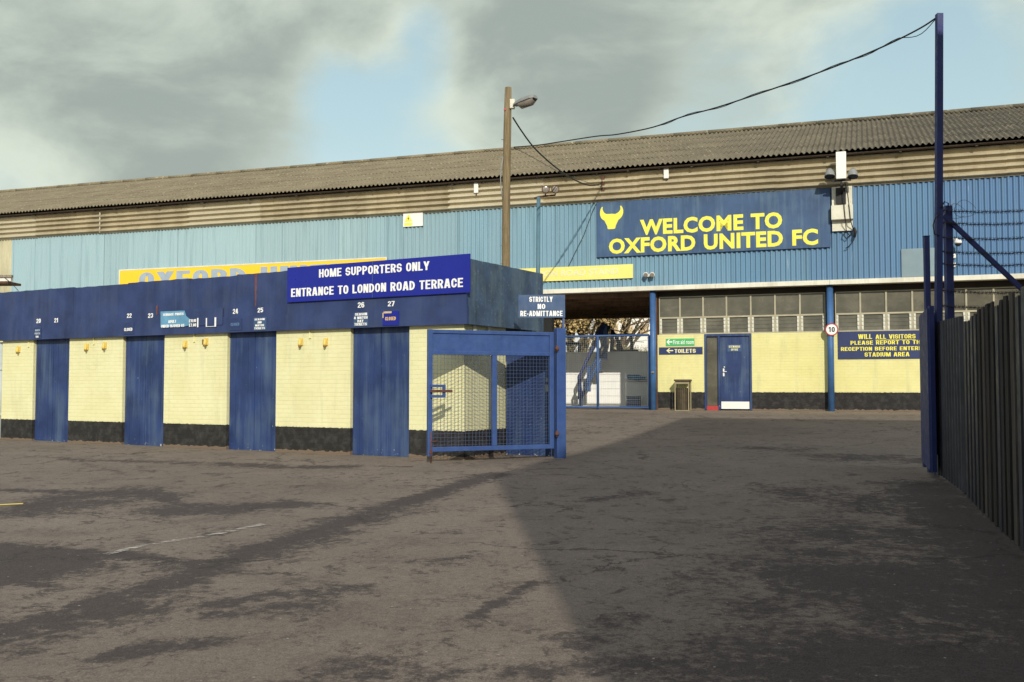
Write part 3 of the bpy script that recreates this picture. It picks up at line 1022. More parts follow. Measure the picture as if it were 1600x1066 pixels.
road_line('white_road_line', [(165, 867), (230, 852), (330, 837), (412, 820)], 0.09, 'line_white')
road_line('yellow_road_line', [(-60, 793), (36, 788)], 0.10, 'line_yellow')

# ------------------------------------------------------------------ the stand
SY = STAND_C / (1 + 348 / FPX * tan(SA))
SF = Frame((348 / FPX * SY, SY, ZS), -SA)
S = lambda u, v, off=0.0: SF.at(u, v, off)
S0, S1 = -34.0, 15.0
CO = 0.35                                   # the cladding stands this far in front of the wall
z_fl0 = S(1148, 449.5, CO + 0.03)[1]
z_fl1 = S(1148, 442.5, CO + 0.03)[1]
z_cl1 = S(1148, 302, CO + 0.05)[1]
z_eave = S(1148, 248.5, CO + 0.30)[1]
s_open1 = S(1026, 560)[0]                   # right jamb of the open passage
s_open0 = s_open1 - 5.4
s_bare = S(19, 400, CO)[0]

stand = thing('football_stand', 'long grandstand with blue corrugated cladding, beige ribbed upper band and mossy corrugated roof', 'grandstand', SF, (0, 0, 0))

mb = MB()
corrugated(mb, s_bare, S1, z_fl0 + 0.02, z_cl1 + 0.10, -CO, 0.135, 0.042)
mb.build('cladding', 'cladding', stand, fix=False)
mb = MB()
corrugated(mb, S0, s_bare, z_fl0 + 0.02, z_cl1 + 0.10, -CO, 0.135, 0.042)
o = mb.build('cladding', 'bare_cladding', stand, fix=False)
o['label'] = 'unpainted beige strip of corrugated cladding at the far left'

# beige band: horizontal ribs, in sheets of slightly different age
zb0, zb1 = z_cl1, z_eave - 0.05
nrib = 5
rib = (zb1 - zb0) / nrib


def rib_profile(y):
    pr = []
    for k in range(nrib):
        b = zb0 + k * rib
        for t, d in ((0.0, 0.0), (0.12, 0.012), (0.34, 0.100), (0.40, 0.112), (0.62, 0.112), (0.70, 0.100), (0.94, 0.008)):
            pr.append((y - d, b + t * rib))
    pr.append((y, zb1))
    return pr


cuts = [S0, S(-60, 350, CO)[0], S(60, 350, CO)[0], S(160, 345, CO)[0], S(296, 340, CO)[0], S(410, 330, CO)[0], S(560, 320, CO)[0], S(703, 305, CO)[0], S(850, 300, CO)[0],
        S(1000, 280, CO)[0], S(1212, 260, CO)[0], S(1410, 250, CO)[0], S(1570, 240, CO)[0], S1]
for i, (a, b) in enumerate(zip(cuts, cuts[1:])):
    y = -CO - 0.035 - 0.006 * (i % 2)
    pr = rib_profile(y)
    dz = random.uniform(-0.012, 0.012)
    mb = MB()
    b2 = b + 0.03
    vs = [(xx, yy, zz + dz) for (yy, zz) in pr for xx in (a, b2)]
    mb.add(vs, [(2 * k, 2 * k + 1, 2 * k + 3, 2 * k + 2) for k in range(len(pr) - 1)])
    mb.build('ribbed_panel', 'pale_sheet' if i in (1, 4, 7) else 'beige_sheet', stand, fix=False)
mb = MB()
mb.box(cuts[3] - 0.012, cuts[3] + 0.012, -CO - 0.14, -CO - 0.10, zb0 + 0.02, zb1)
mb.build('downpipe', 'flashing', stand)

# roof
RP = R(20.0)
RD = 6.9
y_e = -CO - 0.30
rows = 5


def roof_sheet(x0, x1, ya, za, yb, zb_, jag=False):
    mb = MB()
    pitch, seg, amp = 0.146, 8, 0.058
    n = int((x1 - x0) / pitch * seg)
    for r in range(rows):
        t0, t1 = r / rows, (r + 1) / rows + 0.015
        vs = []
        for i in range(n + 1):
            x = x0 + i * pitch / seg
            wv = amp / 2 * cos(2 * pi * i / seg)
            sheet = int((x - x0) / 1.02)
            hh = 0.012 * ((sheet * 7919 + r * 104729) % 13 / 13.0)
            j = 0.0
            if r == 0:
                j = 0.035 * ((sheet * 31) % 7 / 7.0 - 0.5)
            for t in (t0 + j / RD, t1):
                lift = hh * 0.5 + (0.016 if t == t1 else 0.020)
                y = ya + (yb - ya) * t
                z = za + (zb_ - za) * t
                vs.append((x, y, z + wv + lift - (0.010 if t == t1 else 0)))
        mb.add(vs, [(2 * i, 2 * i + 2, 2 * i + 3, 2 * i + 1) for i in range(n)], True)
    return mb


zr = z_eave + RD * tan(RP)
roof_sheet(S0, S1, y_e, z_eave, y_e + RD, zr).build('roof', 'roof', stand, fix=False)
roof_sheet(S0, S1, y_e + 2 * RD, z_eave, y_e + RD, zr - 0.02).build('roof', 'roof', stand, fix=False)
mb = MB()
for xx in [S0 + 1.2 * i for i in range(int((S1 - S0) / 1.2))]:
    mb.tube([(xx, y_e + RD, zr + 0.045), (xx + 1.22, y_e + RD, zr + 0.045)], 0.085 + random.uniform(0, .012), 8)
mb.build('ridge_cap', 'roof', stand)
mb = MB()
for i in range(int((S1 - S0) / 1.83)):
    a = S0 + i * 1.83
    yy = y_e + 0.05
    zz = z_eave - 0.055 - random.uniform(0, 0.012)
    pts = [(yy + 0.06 * cos(t), zz + 0.05 * sin(t)) for t in [pi + k * pi / 6 for k in range(7)]]
    vs = [(xx, p, q) for (p, q) in pts for xx in (a, a + 1.83)]
    mb.add(vs, [(2 * k, 2 * k + 1, 2 * k + 3, 2 * k + 2) for k in range(6)], True)
    mb.box(a - 0.03, a + 0.03, yy - 0.075, yy + 0.20, zz - 0.075, zz - 0.055)
    mb.box(a + 0.89, a + 0.915, yy - 0.070, yy + 0.20, zz - 0.068, zz - 0.055)
mb.build('gutter', 'gutter', stand, fix=False)
for xx in (S0 + 0.15, S1 - 0.25):
    mb = MB()
    mb.add([(q, y_e + 0.15 if k == 0 else y_e + RD if k == 1 else y_e + 2 * RD - .15, z_eave - 0.0 if k != 1 else zr - .06) for q in (xx, xx + .1) for k in range(3)],
           [(0, 1, 2), (5, 4, 3), (0, 3, 4, 1), (1, 4, 5, 2), (2, 5, 3, 0)])
    mb.build('gable', 'dark_in', stand)
mb = MB()
mb.box(S0, S1, y_e + 0.13, -CO + 0.02, zb1 - 0.03, zb1 + 0.02)
mb.build('eaves_board', 'gutter', stand)

# white flashing under the cladding, with joints
mb = MB()
x = S0
while x < S1:
    l = 3.05
    mb.box(x, min(x + l - 0.006, S1), -CO - 0.035, -0.02, z_fl0, z_fl1)
    x += l
mb.build('flashing', 'flashing', stand)

# walls
z_sill = S(1148, 521.5)[1]
mb = MB()
s_d0, s_d1 = S(1101, 600)[0], S(1175, 600)[0]
mb.box(s_open1 + 0.03, s_d0, 0.0, 0.24, -0.3, z_sill)
mb.box(s_d1, S1, 0.0, 0.24, -0.3, z_sill)
mb.build('wall', 'stand_brick', stand)
mb = MB()
mb.box(S0, s_open0, 0.0, 0.24, -0.3, z_fl0)
mb.build('wall', 'stand_brick', stand)
mb = MB()
mb.box(s_open1 - 0.035, s_open1 + 0.03, -0.02, 0.30, -0.1, z_fl0)
mb.build('door_jamb', 'brown', stand)
# closed room behind the windows, open passage beside it
mb = MB()
mb.box(s_open1 + 0.03, s_open1 + 0.15, 0.25, 3.4, -0.3, z_fl0 - 0.02)
mb.box(s_open1 + 0.15, S1, 3.2, 3.4, -0.3, z_fl0 - 0.02)
mb.box(s_open1 + 0.03, S1, 0.0, 0.2, z_fl0 - 0.16, z_fl0 - 0.004)
mb.build('inner_wall', 'dark_in', stand)
# brown ribbed underside over the passage
mb = MB()
DC = 8.8
mb.box(S0, S1, -0.015, DC, z_fl0 + 0.03, z_fl0 + 0.12)
for k in range(9):
    yy = 0.5 + k * 1.03
    mb.box(S0, S1, yy, yy + 0.10, z_fl0 - 0.10, z_fl0 + 0.025)
mb.box(S0, S1, DC, DC + 0.1, z_fl0 - 0.14, z_fl0 + 0.16)
mb.build('passage_ceiling', 'ceiling', stand)
mb = MB()
mb.box(S0, S1, DC, DC + 0.2, z_fl0 + 0.165, z_eave + 1.2)
mb.box(S1 - 0.1, S1, 0.26, DC - 0.1, -0.2, z_eave + 0.3)
mb.box(S0, S0 + 0.1, 0.26, DC - 0.1, -0.2, z_eave + 0.3)
mb.build('rear_wall', 'dark_in', stand)

# columns under the cladding
for u, vt in ((1020.5, 460), (1298.0, 455)):
    xx = S(u, 560, 0.17)[0]
    mb = MB()
    mb.tube([(xx, -0.17, -0.25), (xx, -0.17, z_fl0 + 0.002)], 0.088, 16)
    mb.build('column', 'col_blue', stand)
xx = S(856, 505, -0.6)[0]
mb = MB()
mb.box(xx - 0.15, xx + 0.15, 0.5, 0.8, -0.25, z_fl0 - 0.11)
mb.build('column', 'black', stand)  # black stands in for the shade on this column

# windows: a fixed pane above, glass louvres below
mull = [S(u, 500)[0] for u in (1029.5, 1062.2, 1098.4, 1135, 1173, 1211, 1250, 1290)] + [S(u, 500)[0] for u in (1305, 1344.5, 1385, 1426, 1468, 1510.5, 1553.5, 1597, 1640, 1684)]
zt = S(1148, 494.5)[1]
zw1 = z_fl0 - 0.165
pairs = [(a, b) for a, b in zip(mull, mull[1:])]
for a, b in pairs:
    if abs((b - a)) < 0.4:
        mb = MB(); mb.box(a + .02, b - .02, 0.03, 0.2, z_sill, zw1); mb.build('wall', 'black', stand); continue
    mb = MB()
    f = 0.022
    mb.box(a, a + f, 0.02, 0.09, z_sill, zw1)
    mb.box(b - f + 0.001, b - 0.001, 0.021, 0.09, z_sill, zw1)
    mb.box(a + f, b - f, 0.015, 0.09, zt - 0.022, zt + 0.022)
    mb.box(a + f, b - f, 0.012, 0.10, z_sill + 0.001, z_sill + 0.035)
    mb.box(a + f, b - f, 0.024, 0.09, zw1 - 0.03, zw1 - 0.001)
    win = mb.build('window', 'frame', stand)
    mb = MB()
    mb.box(a + f, b - f, 0.055, 0.062, zt + 0.024, zw1 - 0.03)
    mb.build('pane', 'glass', win)
    mb = MB()
    n = 4
    h = (zt - z_sill - 0.06) / n
    for k in range(n):
        zz = z_sill + 0.037 + k * h
        tilt = random.choice((0.001, 0.001, 0.002, 0.004))
        mb.add([(a + 0.085, 0.05, zz), (b - 0.085, 0.05, zz), (b - 0.085, 0.05 + tilt + 0.01, zz + h * 1.05), (a + 0.085, 0.05 + tilt + 0.01, zz + h * 1.05),
                (a + 0.085, 0.056, zz), (b - 0.085, 0.056, zz), (b - 0.085, 0.066 + tilt, zz + h * 1.05), (a + 0.085, 0.066 + tilt, zz + h * 1.05)],
               [(0, 1, 2, 3), (7, 6, 5, 4), (0, 4, 5, 1), (3, 2, 6, 7)])
    mb.build('louvre', 'louvre', win)
    for q0, q1 in ((a + f + 0.004, a + 0.082), (b - 0.082, b - f - 0.004)):
        mb = MB()
        mb.box(q0, q1, 0.028, 0.085, z_sill + 0.036, zt - 0.023)
        for k in range(n):
            zz = z_sill + 0.06 + k * h
            mb.box(q0 + 0.005, q1 - 0.005, 0.008, 0.0285, zz, zz + h * 0.55)
        mb.build('louvre_clip', 'frame_white', win)

# entrance: frame, open dark leaf on the left, blue door on the right
dz = S(1138, 522)[1]
s_dm = S(1125, 600)[0]
mb = MB()
mb.box(s_d0, s_d0 + 0.06, -0.02, 0.12, 0.0, dz)
mb.box(s_d1 - 0.06, s_d1, -0.02, 0.12, 0.0, dz)
mb.box(s_dm - 0.05, s_dm + 0.005, -0.015, 0.11, 0.0, dz - 0.06)
mb.box(s_d0 + 0.06, s_d1 - 0.06, -0.018, 0.12, dz - 0.06, dz - 0.001)
frame_o = mb.build('door_frame', 'door_blue', stand)
mb = MB()
mb.box(s_dm + 0.007, s_d1 - 0.062, 0.035, 0.08, 0.02, dz - 0.065)
leaf = mb.build('door', 'door_blue', stand)
mb = MB()
mb.box(s_dm + 0.03, s_d1 - 0.08, 0.028, 0.0345, 0.03, S(1150, 627.7)[1])
mb.build('kick_plate', 'white', leaf)
mb = MB()
hx, hz = S(1130.5, 582)
mb.bevbox(hx - 0.022, hx + 0.022, 0.024, 0.0345, hz - 0.11, hz + 0.11, 0.004)
mb.tube([(hx, 0.03, hz + 0.02), (hx, -0.02, hz + 0.02), (hx + 0.09, -0.02, hz + 0.02)], 0.011, 8)
mb.lathe((hx + 0.02, 0.034, hz + 0.15), (0, -1, 0), [(0, .02), (.012, .02), (.014, .0)], 10)
mb.build('handle', 'white', leaf)
x0, z0 = S(1136.5, 549.5); x1, z1 = S(1158.5, 538.5)
mb = MB()
mb.box(x0, x1, 0.029, 0.0345, z0, z1)
pl = mb.build('door_plate', 'sign_dull', leaf)
grotesque(leaf, 'STEWARDS', (x0 + 0.04, z0 + (z1 - z0) * 0.55, x1 - 0.04, z1 - 0.025), 0.0285, 'text_cream')
grotesque(leaf, 'OFFICE', (x0 + 0.10, z0 + 0.025, x1 - 0.10, z0 + (z1 - z0) * 0.43), 0.0285, 'text_cream')
mb = MB()
mb.box(s_d0 + 0.061, s_dm - 0.051, 0.06, 0.075, 0.12, dz - 0.061)
mb.build('door_pane', 'glass', stand)
mb = MB()
mb.box(s_d0 + 0.061, s_dm - 0.051, -0.01, 0.11, -0.02, 0.115)
mb.build('door_step', 'red', stand)
mb = MB()
x0, z0 = S(1409, 436.5, CO + 0.03); x1, z1 = S(1465, 387, CO + 0.03)
mb.box(x0, x1, -CO - 0.04, -CO - 0.024, z_fl1 + 0.005, z1)
mb.build('blank_panel', 'grey_panel', stand)

# ---------------------------------------------------------------- signs


def sign(name, label, frame, tl, br, off, m, cat='sign', thick=0.025, lines_=(), frame_m=None, trim=0.0, group=None):
    """flat sign board between two photo points; lines_: (text, bottom left, top right, material, bold)"""
    x0, z1 = frame.at(tl[0], tl[1], off)
    x1, z0 = frame.at(br[0], br[1], off)
    t = thing(name, label, cat, frame, ((x0 + x1) / 2, -off, z0), group)
    mb = MB()
    mb.box(x0, x1, -off, -off + thick, z0, z1)
    mb.build('panel', m, t)
    if frame_m:
        mb = MB()
        w_ = trim
        mb.box(x0 - 0.002, x1 + 0.002, -off - 0.006, -off + thick + .002, z1 - w_, z1 + 0.004)
        mb.box(x0 - 0.002, x1 + 0.002, -off - 0.006, -off + thick + .002, z0 - 0.004, z0 + w_)
        mb.box(x0 - 0.004, x0 + w_, -off - 0.005, -off + thick + .001, z0 + w_, z1 - w_)
        mb.box(x1 - w_, x1 + 0.004, -off - 0.005, -off + thick + .001, z0 + w_, z1 - w_)
        mb.build('frame', frame_m, t)
    for (body, bl, tr, tm, bold) in lines_:
        if bold < 0: px_grot(t, frame, body, bl, tr, off + 0.001, tm, -bold)
        else: px_text(t, frame, body, bl, tr, off + 0.001, tm, bold)
    return t, (x0, z0, x1, z1)


SO = CO + 0.075
w_t, wb = sign('welcome_sign', 'big navy welcome board with yellow letters and bull head on the blue cladding', SF, (932, 317), (1298, 386), SO, 'sign_navy', thick=0.045,
               lines_=[('WELCOME TO', (1000, 368), (1222, 331), 'text_yellow', 0.040), ('OXFORD UNITED FC', (951.5, 397.5), (1278, 357), 'text_yellow', 0.040)])
# bull head emblem
bull = [(630, 430), (500, 440), (450, 420), (410, 380), (385, 320), (382, 270), (390, 235), (360, 245), (330, 300), (312, 380), (315, 470), (340, 540),
        (380, 590), (435, 620), (465, 680), (500, 745), (518, 790), (520, 835), (545, 858), (700, 850), (735, 830), (745, 780), (760, 730), (790, 665), (820, 605),
        (880, 550), (925, 490), (955, 410), (955, 330), (935, 260), (900, 205), (872, 210), (880, 270), (875, 320), (840, 370), (790, 410), (740, 435)]
pts = []
for bx_, by_ in bull:
    xx, zz = SF.at(920 + bx_ / 17.77, 310 + by_ / 17.77, SO + 0.001)
    pts.append((xx, zz))
mb = MB(); mb.prism(pts, -SO - 0.005, -SO + 0.001)
o = mb.build('bull_emblem', 'text_yellow', w_t)

lon_t, _ = sign('stand_name_sign', 'long pale yellow sign with bleached LONDON ROAD STAND lettering above the passage', SF, (789, 421), (989, 434.6), CO + 0.06, 'sign_lemon',
     lines_=[('LONDON ROAD STAND', (812, 434.5), (966, 418.5), 'text_pale', 0.03)])
ox_t, ob = sign('club_name_sign', 'amber yellow sign with white edge and faded blue OXFORD UNITED letters behind the turnstile roof', SF, (186, 421.8), (604, 445), CO + 0.06, 'sign_yellow', frame_m='flashing', trim=0.035,
     lines_=[('OXFORD UNITED', (217, 453), (573, 409.5), 'text_fade', -.20)])
wt, wbx = sign('warning_sign', 'small white electrical warning plate with yellow triangle under the beige band', SF, (630, 333.3), (660.5, 353), CO + 0.06, 'white')
x0, z0, x1, z1 = wbx
mb = MB()
yy = -CO - 0.06
hw = (x1 - x0)
tri = [(x0 + hw * 0.06, z0 + (z1 - z0) * 0.36), (x0 + hw * 0.48, z0 + (z1 - z0) * 0.36), (x0 + hw * 0.27, z0 + (z1 - z0) * 0.90)]
mb.prism(tri, yy - 0.004, yy + 0.0005)
mb.box(x0 + hw * 0.06, x0 + hw * 0.48, yy - 0.004, yy + 0.0005, z0 + 0.03, z0 + (z1 - z0) * 0.28)
mb.build('warning_symbol', 'text_yellow', wt)
mb = MB()
cx, cz = x0 + hw * 0.27, z0 + (z1 - z0) * 0.58
mb.prism([(cx + .015, cz + .07), (cx - .03, cz - .005), (cx, cz - .005), (cx - .015, cz - .07), (cx + .03, cz + .012), (cx + .002, cz + .012)], yy - 0.007, yy - 0.0035)
mb.build('lightning_mark', 'black', wt)

fa, fb = sign('first_aid_sign', 'green first aid room sign with white arrow above the toilets sign', SF, (1040.5, 529.5), (1085, 540), 0.02, 'sign_green', thick=0.019,
              lines_=[('First aid room', (1052, 538), (1084, 531), 'text_white', 0.012)])
to, tb = sign('toilets_sign', 'navy toilets sign with white arrow on the yellow wall', SF, (1029.7, 543), (1097.7, 553.5), 0.02, 'sign_navy2', thick=0.019,
              lines_=[('TOILETS', (1054, 551.7), (1087, 545.2), 'text_cream', -.165)])


def arrow(parent, cx, cz, w_, h_, y, m):
    mb = MB()
    a = w_ / 2
    mb.prism([(cx - a, cz), (cx - a * .2, cz + h_ / 2), (cx + a * .15, cz + h_ / 2), (cx - a * .35, cz + h_ * .12), (cx + a, cz + h_ * .12),
              (cx + a, cz - h_ * .12), (cx - a * .35, cz - h_ * .12), (cx + a * .15, cz - h_ / 2), (cx - a * .2, cz - h_ / 2)], y - 0.004, y + 0.0005)
    return mb.build('arrow', m, parent)


c = S(1046, 534.5, 0.02); arrow(fa, c[0], c[1], 0.17, 0.15, -0.02, 'text_white')
c = S(1046.5, 548, 0.02); arrow(to, c[0], c[1], 0.20, 0.13, -0.02, 'text_cream')

vt_, vb = sign('visitors_sign', 'navy visitors notice with yellow text on the wall beside the dark fence', SF, (1309, 518.5), (1452, 560), 0.03, 'sign_navy2', thick=0.028,
               lines_=[('WILL', (1341, 530), (1362.5, 522.2), 'text_yellow', -.16), ('ALL VISITORS', (1368, 529.8), (1430.5, 522.0), 'text_yellow', -.16),
                       ('PLEASE REPORT TO THE', (1329, 539), (1443.5, 531.3), 'text_yellow', -.16),
                       ('RECEPTION BEFORE ENTERING', (1314, 548.5), (1450, 541), 'text_yellow', -.16),
                       ('STADIUM AREA', (1351, 557.5), (1421, 550.2), 'text_yellow', -.16)])
xa, za = S(1368, 531.2, 0.031); xb, _ = S(1430.5, 531.2, 0.031)
mb = MB(); mb.box(xa, xb, -0.034, -0.0305, za - 0.012, za); mb.build('underline', 'text_yellow', vt_)

# ten mile an hour disc on the right column
cx, cz = S(1299.5, 515, 0.275)
t = thing('speed_limit_sign', 'round white speed limit disc with red ring on the right blue column', 'sign', SF, (cx, -0.275, cz - 0.17))
mb = MB(); mb.lathe((cx, -0.262, cz), (0, -1, 0), [(0, .168), (.013, .168)], 28); mb.build('disc', 'text_white', t)
mb = MB()
n = 36
vs, fs = [], []
for k in range(n):
    a = 2 * pi * k / n
    for r, y in ((0.172, -0.26), (0.172, -0.279), (0.142, -0.279), (0.142, -0.2745)):
        vs.append((cx + r * cos(a), y, cz + r * sin(a)))
for k in range(n):
    for j in range(3):
        a, b = 4 * k + j, 4 * ((k + 1) % n) + j
        fs.append((a, b, b + 1, a + 1))
mb.add(vs, fs); mb.build('red_ring', 'red', t)
grotesque(t, '10', (cx - 0.082, cz - 0.07, cx + 0.082, cz + 0.07), -0.2755, 'black', .17, name='number')

# ---------------------------------------------------------------- fittings on the stand


def wall_light(u, v0, v1, wpx, label):
    x0, z1 = S(u - wpx / 2, v0, CO + 0.16); x1, z0 = S(u + wpx / 2, v1, CO + 0.16)
    t = thing('bulkhead_light', label, 'light', SF, ((x0 + x1) / 2, -CO - 0.1, z0), 'white bulkhead lights on the beige band')
    mb = MB(); mb.bevbox(x0, x1, -CO - 0.20, -CO - 0.115, z0, z1, 0.02); mb.build('diffuser', 'white', t)
    mb = MB(); mb.box(x0 + 0.02, x1 - 0.02, -CO - 0.114, -CO - 0.05, z0 + 0.03, z1 - 0.03); mb.box((x0 + x1) / 2 - .02, (x0 + x1) / 2 + .02, -CO - 0.16, -CO - .12, z0 - 0.07, z0 - .001); mb.build('bracket', 'gutter', t)


wall_light(744, 283.5, 302, 6.5, 'white bulkhead light on the beige band just left of the wooden pole')
wall_light(1041, 261, 279, 8.0, 'white bulkhead light on the beige band above the bull emblem board')

x0, z1 = S(939.5, 272, CO + 0.12); x1, z0 = S(944.5, 302, CO + 0.12)
t = thing('cable_bracket', 'rusty brown cable bracket on the beige band above the bull head', 'bracket', SF, ((x0 + x1) / 2, -CO - .1, z0))
mb = MB(); mb.box(x0, x1, -CO - 0.14, -CO - 0.10, z0, z1); mb.build('back_plate', 'brown', t)
mb = MB()
for q in (0.25, 0.55):
    zz = z0 + (z1 - z0) * q
    mb.tube([(x0 + .045, -CO - .14, zz), (x0 + .045, -CO - .22, zz), (x0 + .045, -CO - .22, zz + .05)], 0.014, 6)
mb.build('hook', 'brown', t)

# camera cluster with floodlights
ux = S(1316, 330, CO + 0.1)[0]
t = thing('camera_unit', 'white camera housing between two floodlights at the right end of the welcome board', 'security camera', SF, (ux, -CO, S(1316, 360, CO + .1)[1]))
x0, z1 = S(1299.5, 292.5, CO + 0.09); x1, z0 = S(1332.5, 360, CO + 0.09)
mb = MB(); mb.box(x0, x1, -CO - 0.09, -CO - 0.06, z0, z1)
for q in (0.06, 0.35, 0.65, 0.95):
    for xx in (x0 + 0.04, x1 - 0.04):
        mb.lathe((xx, -CO - 0.088, z0 + (z1 - z0) * q), (0, -1, 0), [(0, .014), (.014, .012)], 6)
mb.build('back_plate', 'cream_box', t)
x0b, z1b = S(1298.5, 321.5, CO + 0.25); x1b, z0b = S(1333, 342, CO + 0.25)
mb = MB(); mb.bevbox(x0b, x1b, -CO - 0.27, -CO - 0.091, z0b, z1b, 0.012); mb.build('junction_box', 'cream_box', t)
mb = MB()
xm = (x0 + x1) / 2
mb.bar((xm, -CO - 0.10, z1b + 0.30), (xm, -CO - 0.62, z1b + 0.50), 0.07, 0.07)
mb.bar((xm, -CO - 0.60, z1b + 0.46), (xm, -CO - 0.60, z1b + 0.86), 0.05, 0.05)
mb.box(xm - 0.16, xm + 0.10, -CO - 0.20, -CO - 0.091, z1b + 0.05, z1b + 0.48)
mb.build('arm', 'black', t)
PO = CO + 0.62
xh0, zh1 = S(1306, 239, PO); xh1, zh0 = S(1322.5, 280, PO)
mb = MB(); mb.bevbox(xh0, xh1, -PO - 0.12, -PO + 0.16, zh0, zh1, 0.012); mb.build('housing', 'white', t)
mb = MB(); mb.box(xh0 - 0.12, xh1 + 0.12, -PO + 0.0, -PO + 0.05, zh0 - 0.045, zh0 - 0.005); mb.build('cross_bar', 'black', t)
for u in (1296.5, 1332.5):
    lx, lz = S(u, 271.5, PO)
    mb = MB()
    mb.lathe((lx, -PO + 0.02, lz + 0.13), (0, -0.35, -1), [(0, .05), (.05, .085), (.12, .125), (.22, .135), (.24, .14)], 16)
    fl_ = mb.build('floodlight', 'metal_grey', t)
    mb = MB()
    mb.lathe((lx, -PO - 0.062, lz - 0.096), (0, -0.35, -1), [(0, .134), (.006, .12)], 16)
    mb.build('lens', 'black', fl_)
mb = MB()
for pth in ([(1320, 285), (1324, 300), (1327, 325), (1329, 345), (1333, 357)], [(1318, 300), (1319, 325), (1321, 345), (1322, 358), (1326, 366)],
            [(1320, 360), (1318, 367), (1322, 372), (1330, 364), (1337, 357)], [(1333, 357), (1336, 364), (1334, 374), (1327, 383), (1321, 387)]):
    mb.tube([(S(*p, CO + .30)[0], -CO - (0.30 if p[1] < 346 else 0.13), S(*p, CO + .30)[1]) for p in pth], 0.012, 6)
mb.tube([(S(1334, 356, CO + .12)[0], -CO - .13, S(1334, 356, CO + .12)[1]), (S(1337, 362, CO + .12)[0], -CO - .13, S(1337, 362, CO + .12)[1]), (S(1335, 371, CO + .12)[0], -CO - .13, S(1335, 371, CO + .12)[1])], 0.035, 8)
mb.build('cable', 'cable', t)

# twin spot above the flashing
sx0, sz0 = S(1013.5, 431, CO + 0.15)
t = thing('twin_spotlight', 'pair of small white spotlights just above the white flashing', 'light', SF, (sx0, -CO - .05, sz0 - .1))
mb = MB(); mb.box(sx0 - .13, sx0 + .13, -CO - 0.07, -CO - 0.04, sz0 - 0.02, sz0 + 0.05); mb.build('back_plate', 'cream_box', t)
for u in (1008.5, 1018.5):
    lx, lz = S(u, 429, CO + 0.2)
    mb = MB(); mb.lathe((lx, -CO - 0.10, lz + 0.03), (0.1, -1, -0.35), [(0, .03), (.02, .055), (.10, .072), (.13, .075)], 12)
    l_ = mb.build('lamp_head', 'white', t)
    mb = MB(); mb.lathe((lx + .0135, -CO - 0.235, lz - 0.02), (0.1, -1, -0.35), [(0, .062), (.006, .05)], 12); mb.build('lens', 'lens', l_)
    mb = MB(); mb.tube([(lx, -CO - .07, lz), (lx, -CO - .13, lz + .02)], 0.02, 6); mb.build('knuckle', 'black', t)

# dome camera near the right fence post
dx, dzz = S(1493, 379, CO + 0.3)
t = thing('dome_camera', 'small white dome camera on the cladding beyond the barbed wire', 'security camera', SF, (dx, -CO - .05, dzz - .1))
mb = MB(); mb.tube([(dx - .04, -CO - .03, dzz + .05), (dx - .04, -CO - .26, dzz + .10), (dx + .06, -CO - .30, dzz + .06)], 0.03, 8); mb.build('arm', 'white', t)
mb = MB(); mb.lathe((dx + .06, -CO - .30, dzz + .07), (0, 0, -1), [(0, .05), (.03, .09), (.08, .095), (.10, .085)], 14); mb.build('housing', 'white', t)
mb = MB(); mb.lathe((dx + .06, -CO - .30, dzz - .031), (0, 0, -1), [(0, .08), (.04, .07), (.07, .03)], 14); mb.build('dome', 'black', t)
for k, v in enumerate((400, 414)):
    bx_, bz_ = S(1490, v, CO + 0.1)
    t = thing('junction_box', ('upper' if k == 0 else 'lower') + ' of two small white boxes on the cladding under the dome camera', 'box', SF, (bx_, -CO - .05, bz_ - .06), 'small white boxes on the cladding')
    mb = MB(); mb.bevbox(bx_ - .055, bx_ + .055, -CO - .11, -CO - .022, bz_ - .055, bz_ + .055, .01); mb.build('body', 'white', t)
    mb = MB(); mb.lathe((bx_, -CO - .11, bz_), (0, -1, 0), [(0, .018), (.012, .016)], 8); mb.build('knob', 'black', t)

# litter bin
bx0, bz0 = S(1053.5, 641, 0.45); bx1, bz1 = S(1077.5, 593, 0.45)
t = thing('litter_bin', 'brown slatted litter bin with a flat hood against the yellow wall', 'bin', SF, ((bx0 + bx1) / 2, -0.3, 0.0))
zg = -0.035
cx = (bx0 + bx1) / 2
mb = MB(); mb.box(bx0, bx1, -0.48, -0.06, bz1 - 0.05, bz1); mb.box(bx0 + .03, bx1 - .03, -0.46, -0.08, bz1 - 0.075, bz1 - .051); mb.build('hood', 'bin', t)
mb = MB()
for xx in (bx0 + 0.03, bx1 - 0.03):
    for yy in (-0.45, -0.09):
        mb.box(xx - 0.014, xx + 0.014, yy - 0.014, yy + 0.014, zg, bz1 - 0.076)
mb.box(bx0 + .02, bx1 - .02, -0.462, -0.44, bz1 - 0.125, bz1 - 0.08)
mb.box(bx0 + .02, bx1 - .02, -0.462, -0.08, zg, zg + 0.03)
mb.build('frame', 'bin_frame', t)
mb = MB()
for k in range(22):
    a = 2 * pi * k / 22
    px_, py_ = cx - .01 + 0.165 * cos(a), -0.27 + 0.165 * sin(a)
    mb.bar((px_, py_, zg + 0.03), (cx - .01 + 0.185 * cos(a), -0.27 + 0.185 * sin(a), bz1 - 0.24), 0.034, 0.012, up=(cos(a), sin(a), 0))
mb.lathe((cx - .01, -.27, zg + .032), (0, 0, 1), [(0, .15), (.02, .15), (.5, .165)], 20)
mb.build('basket', 'bin', t)

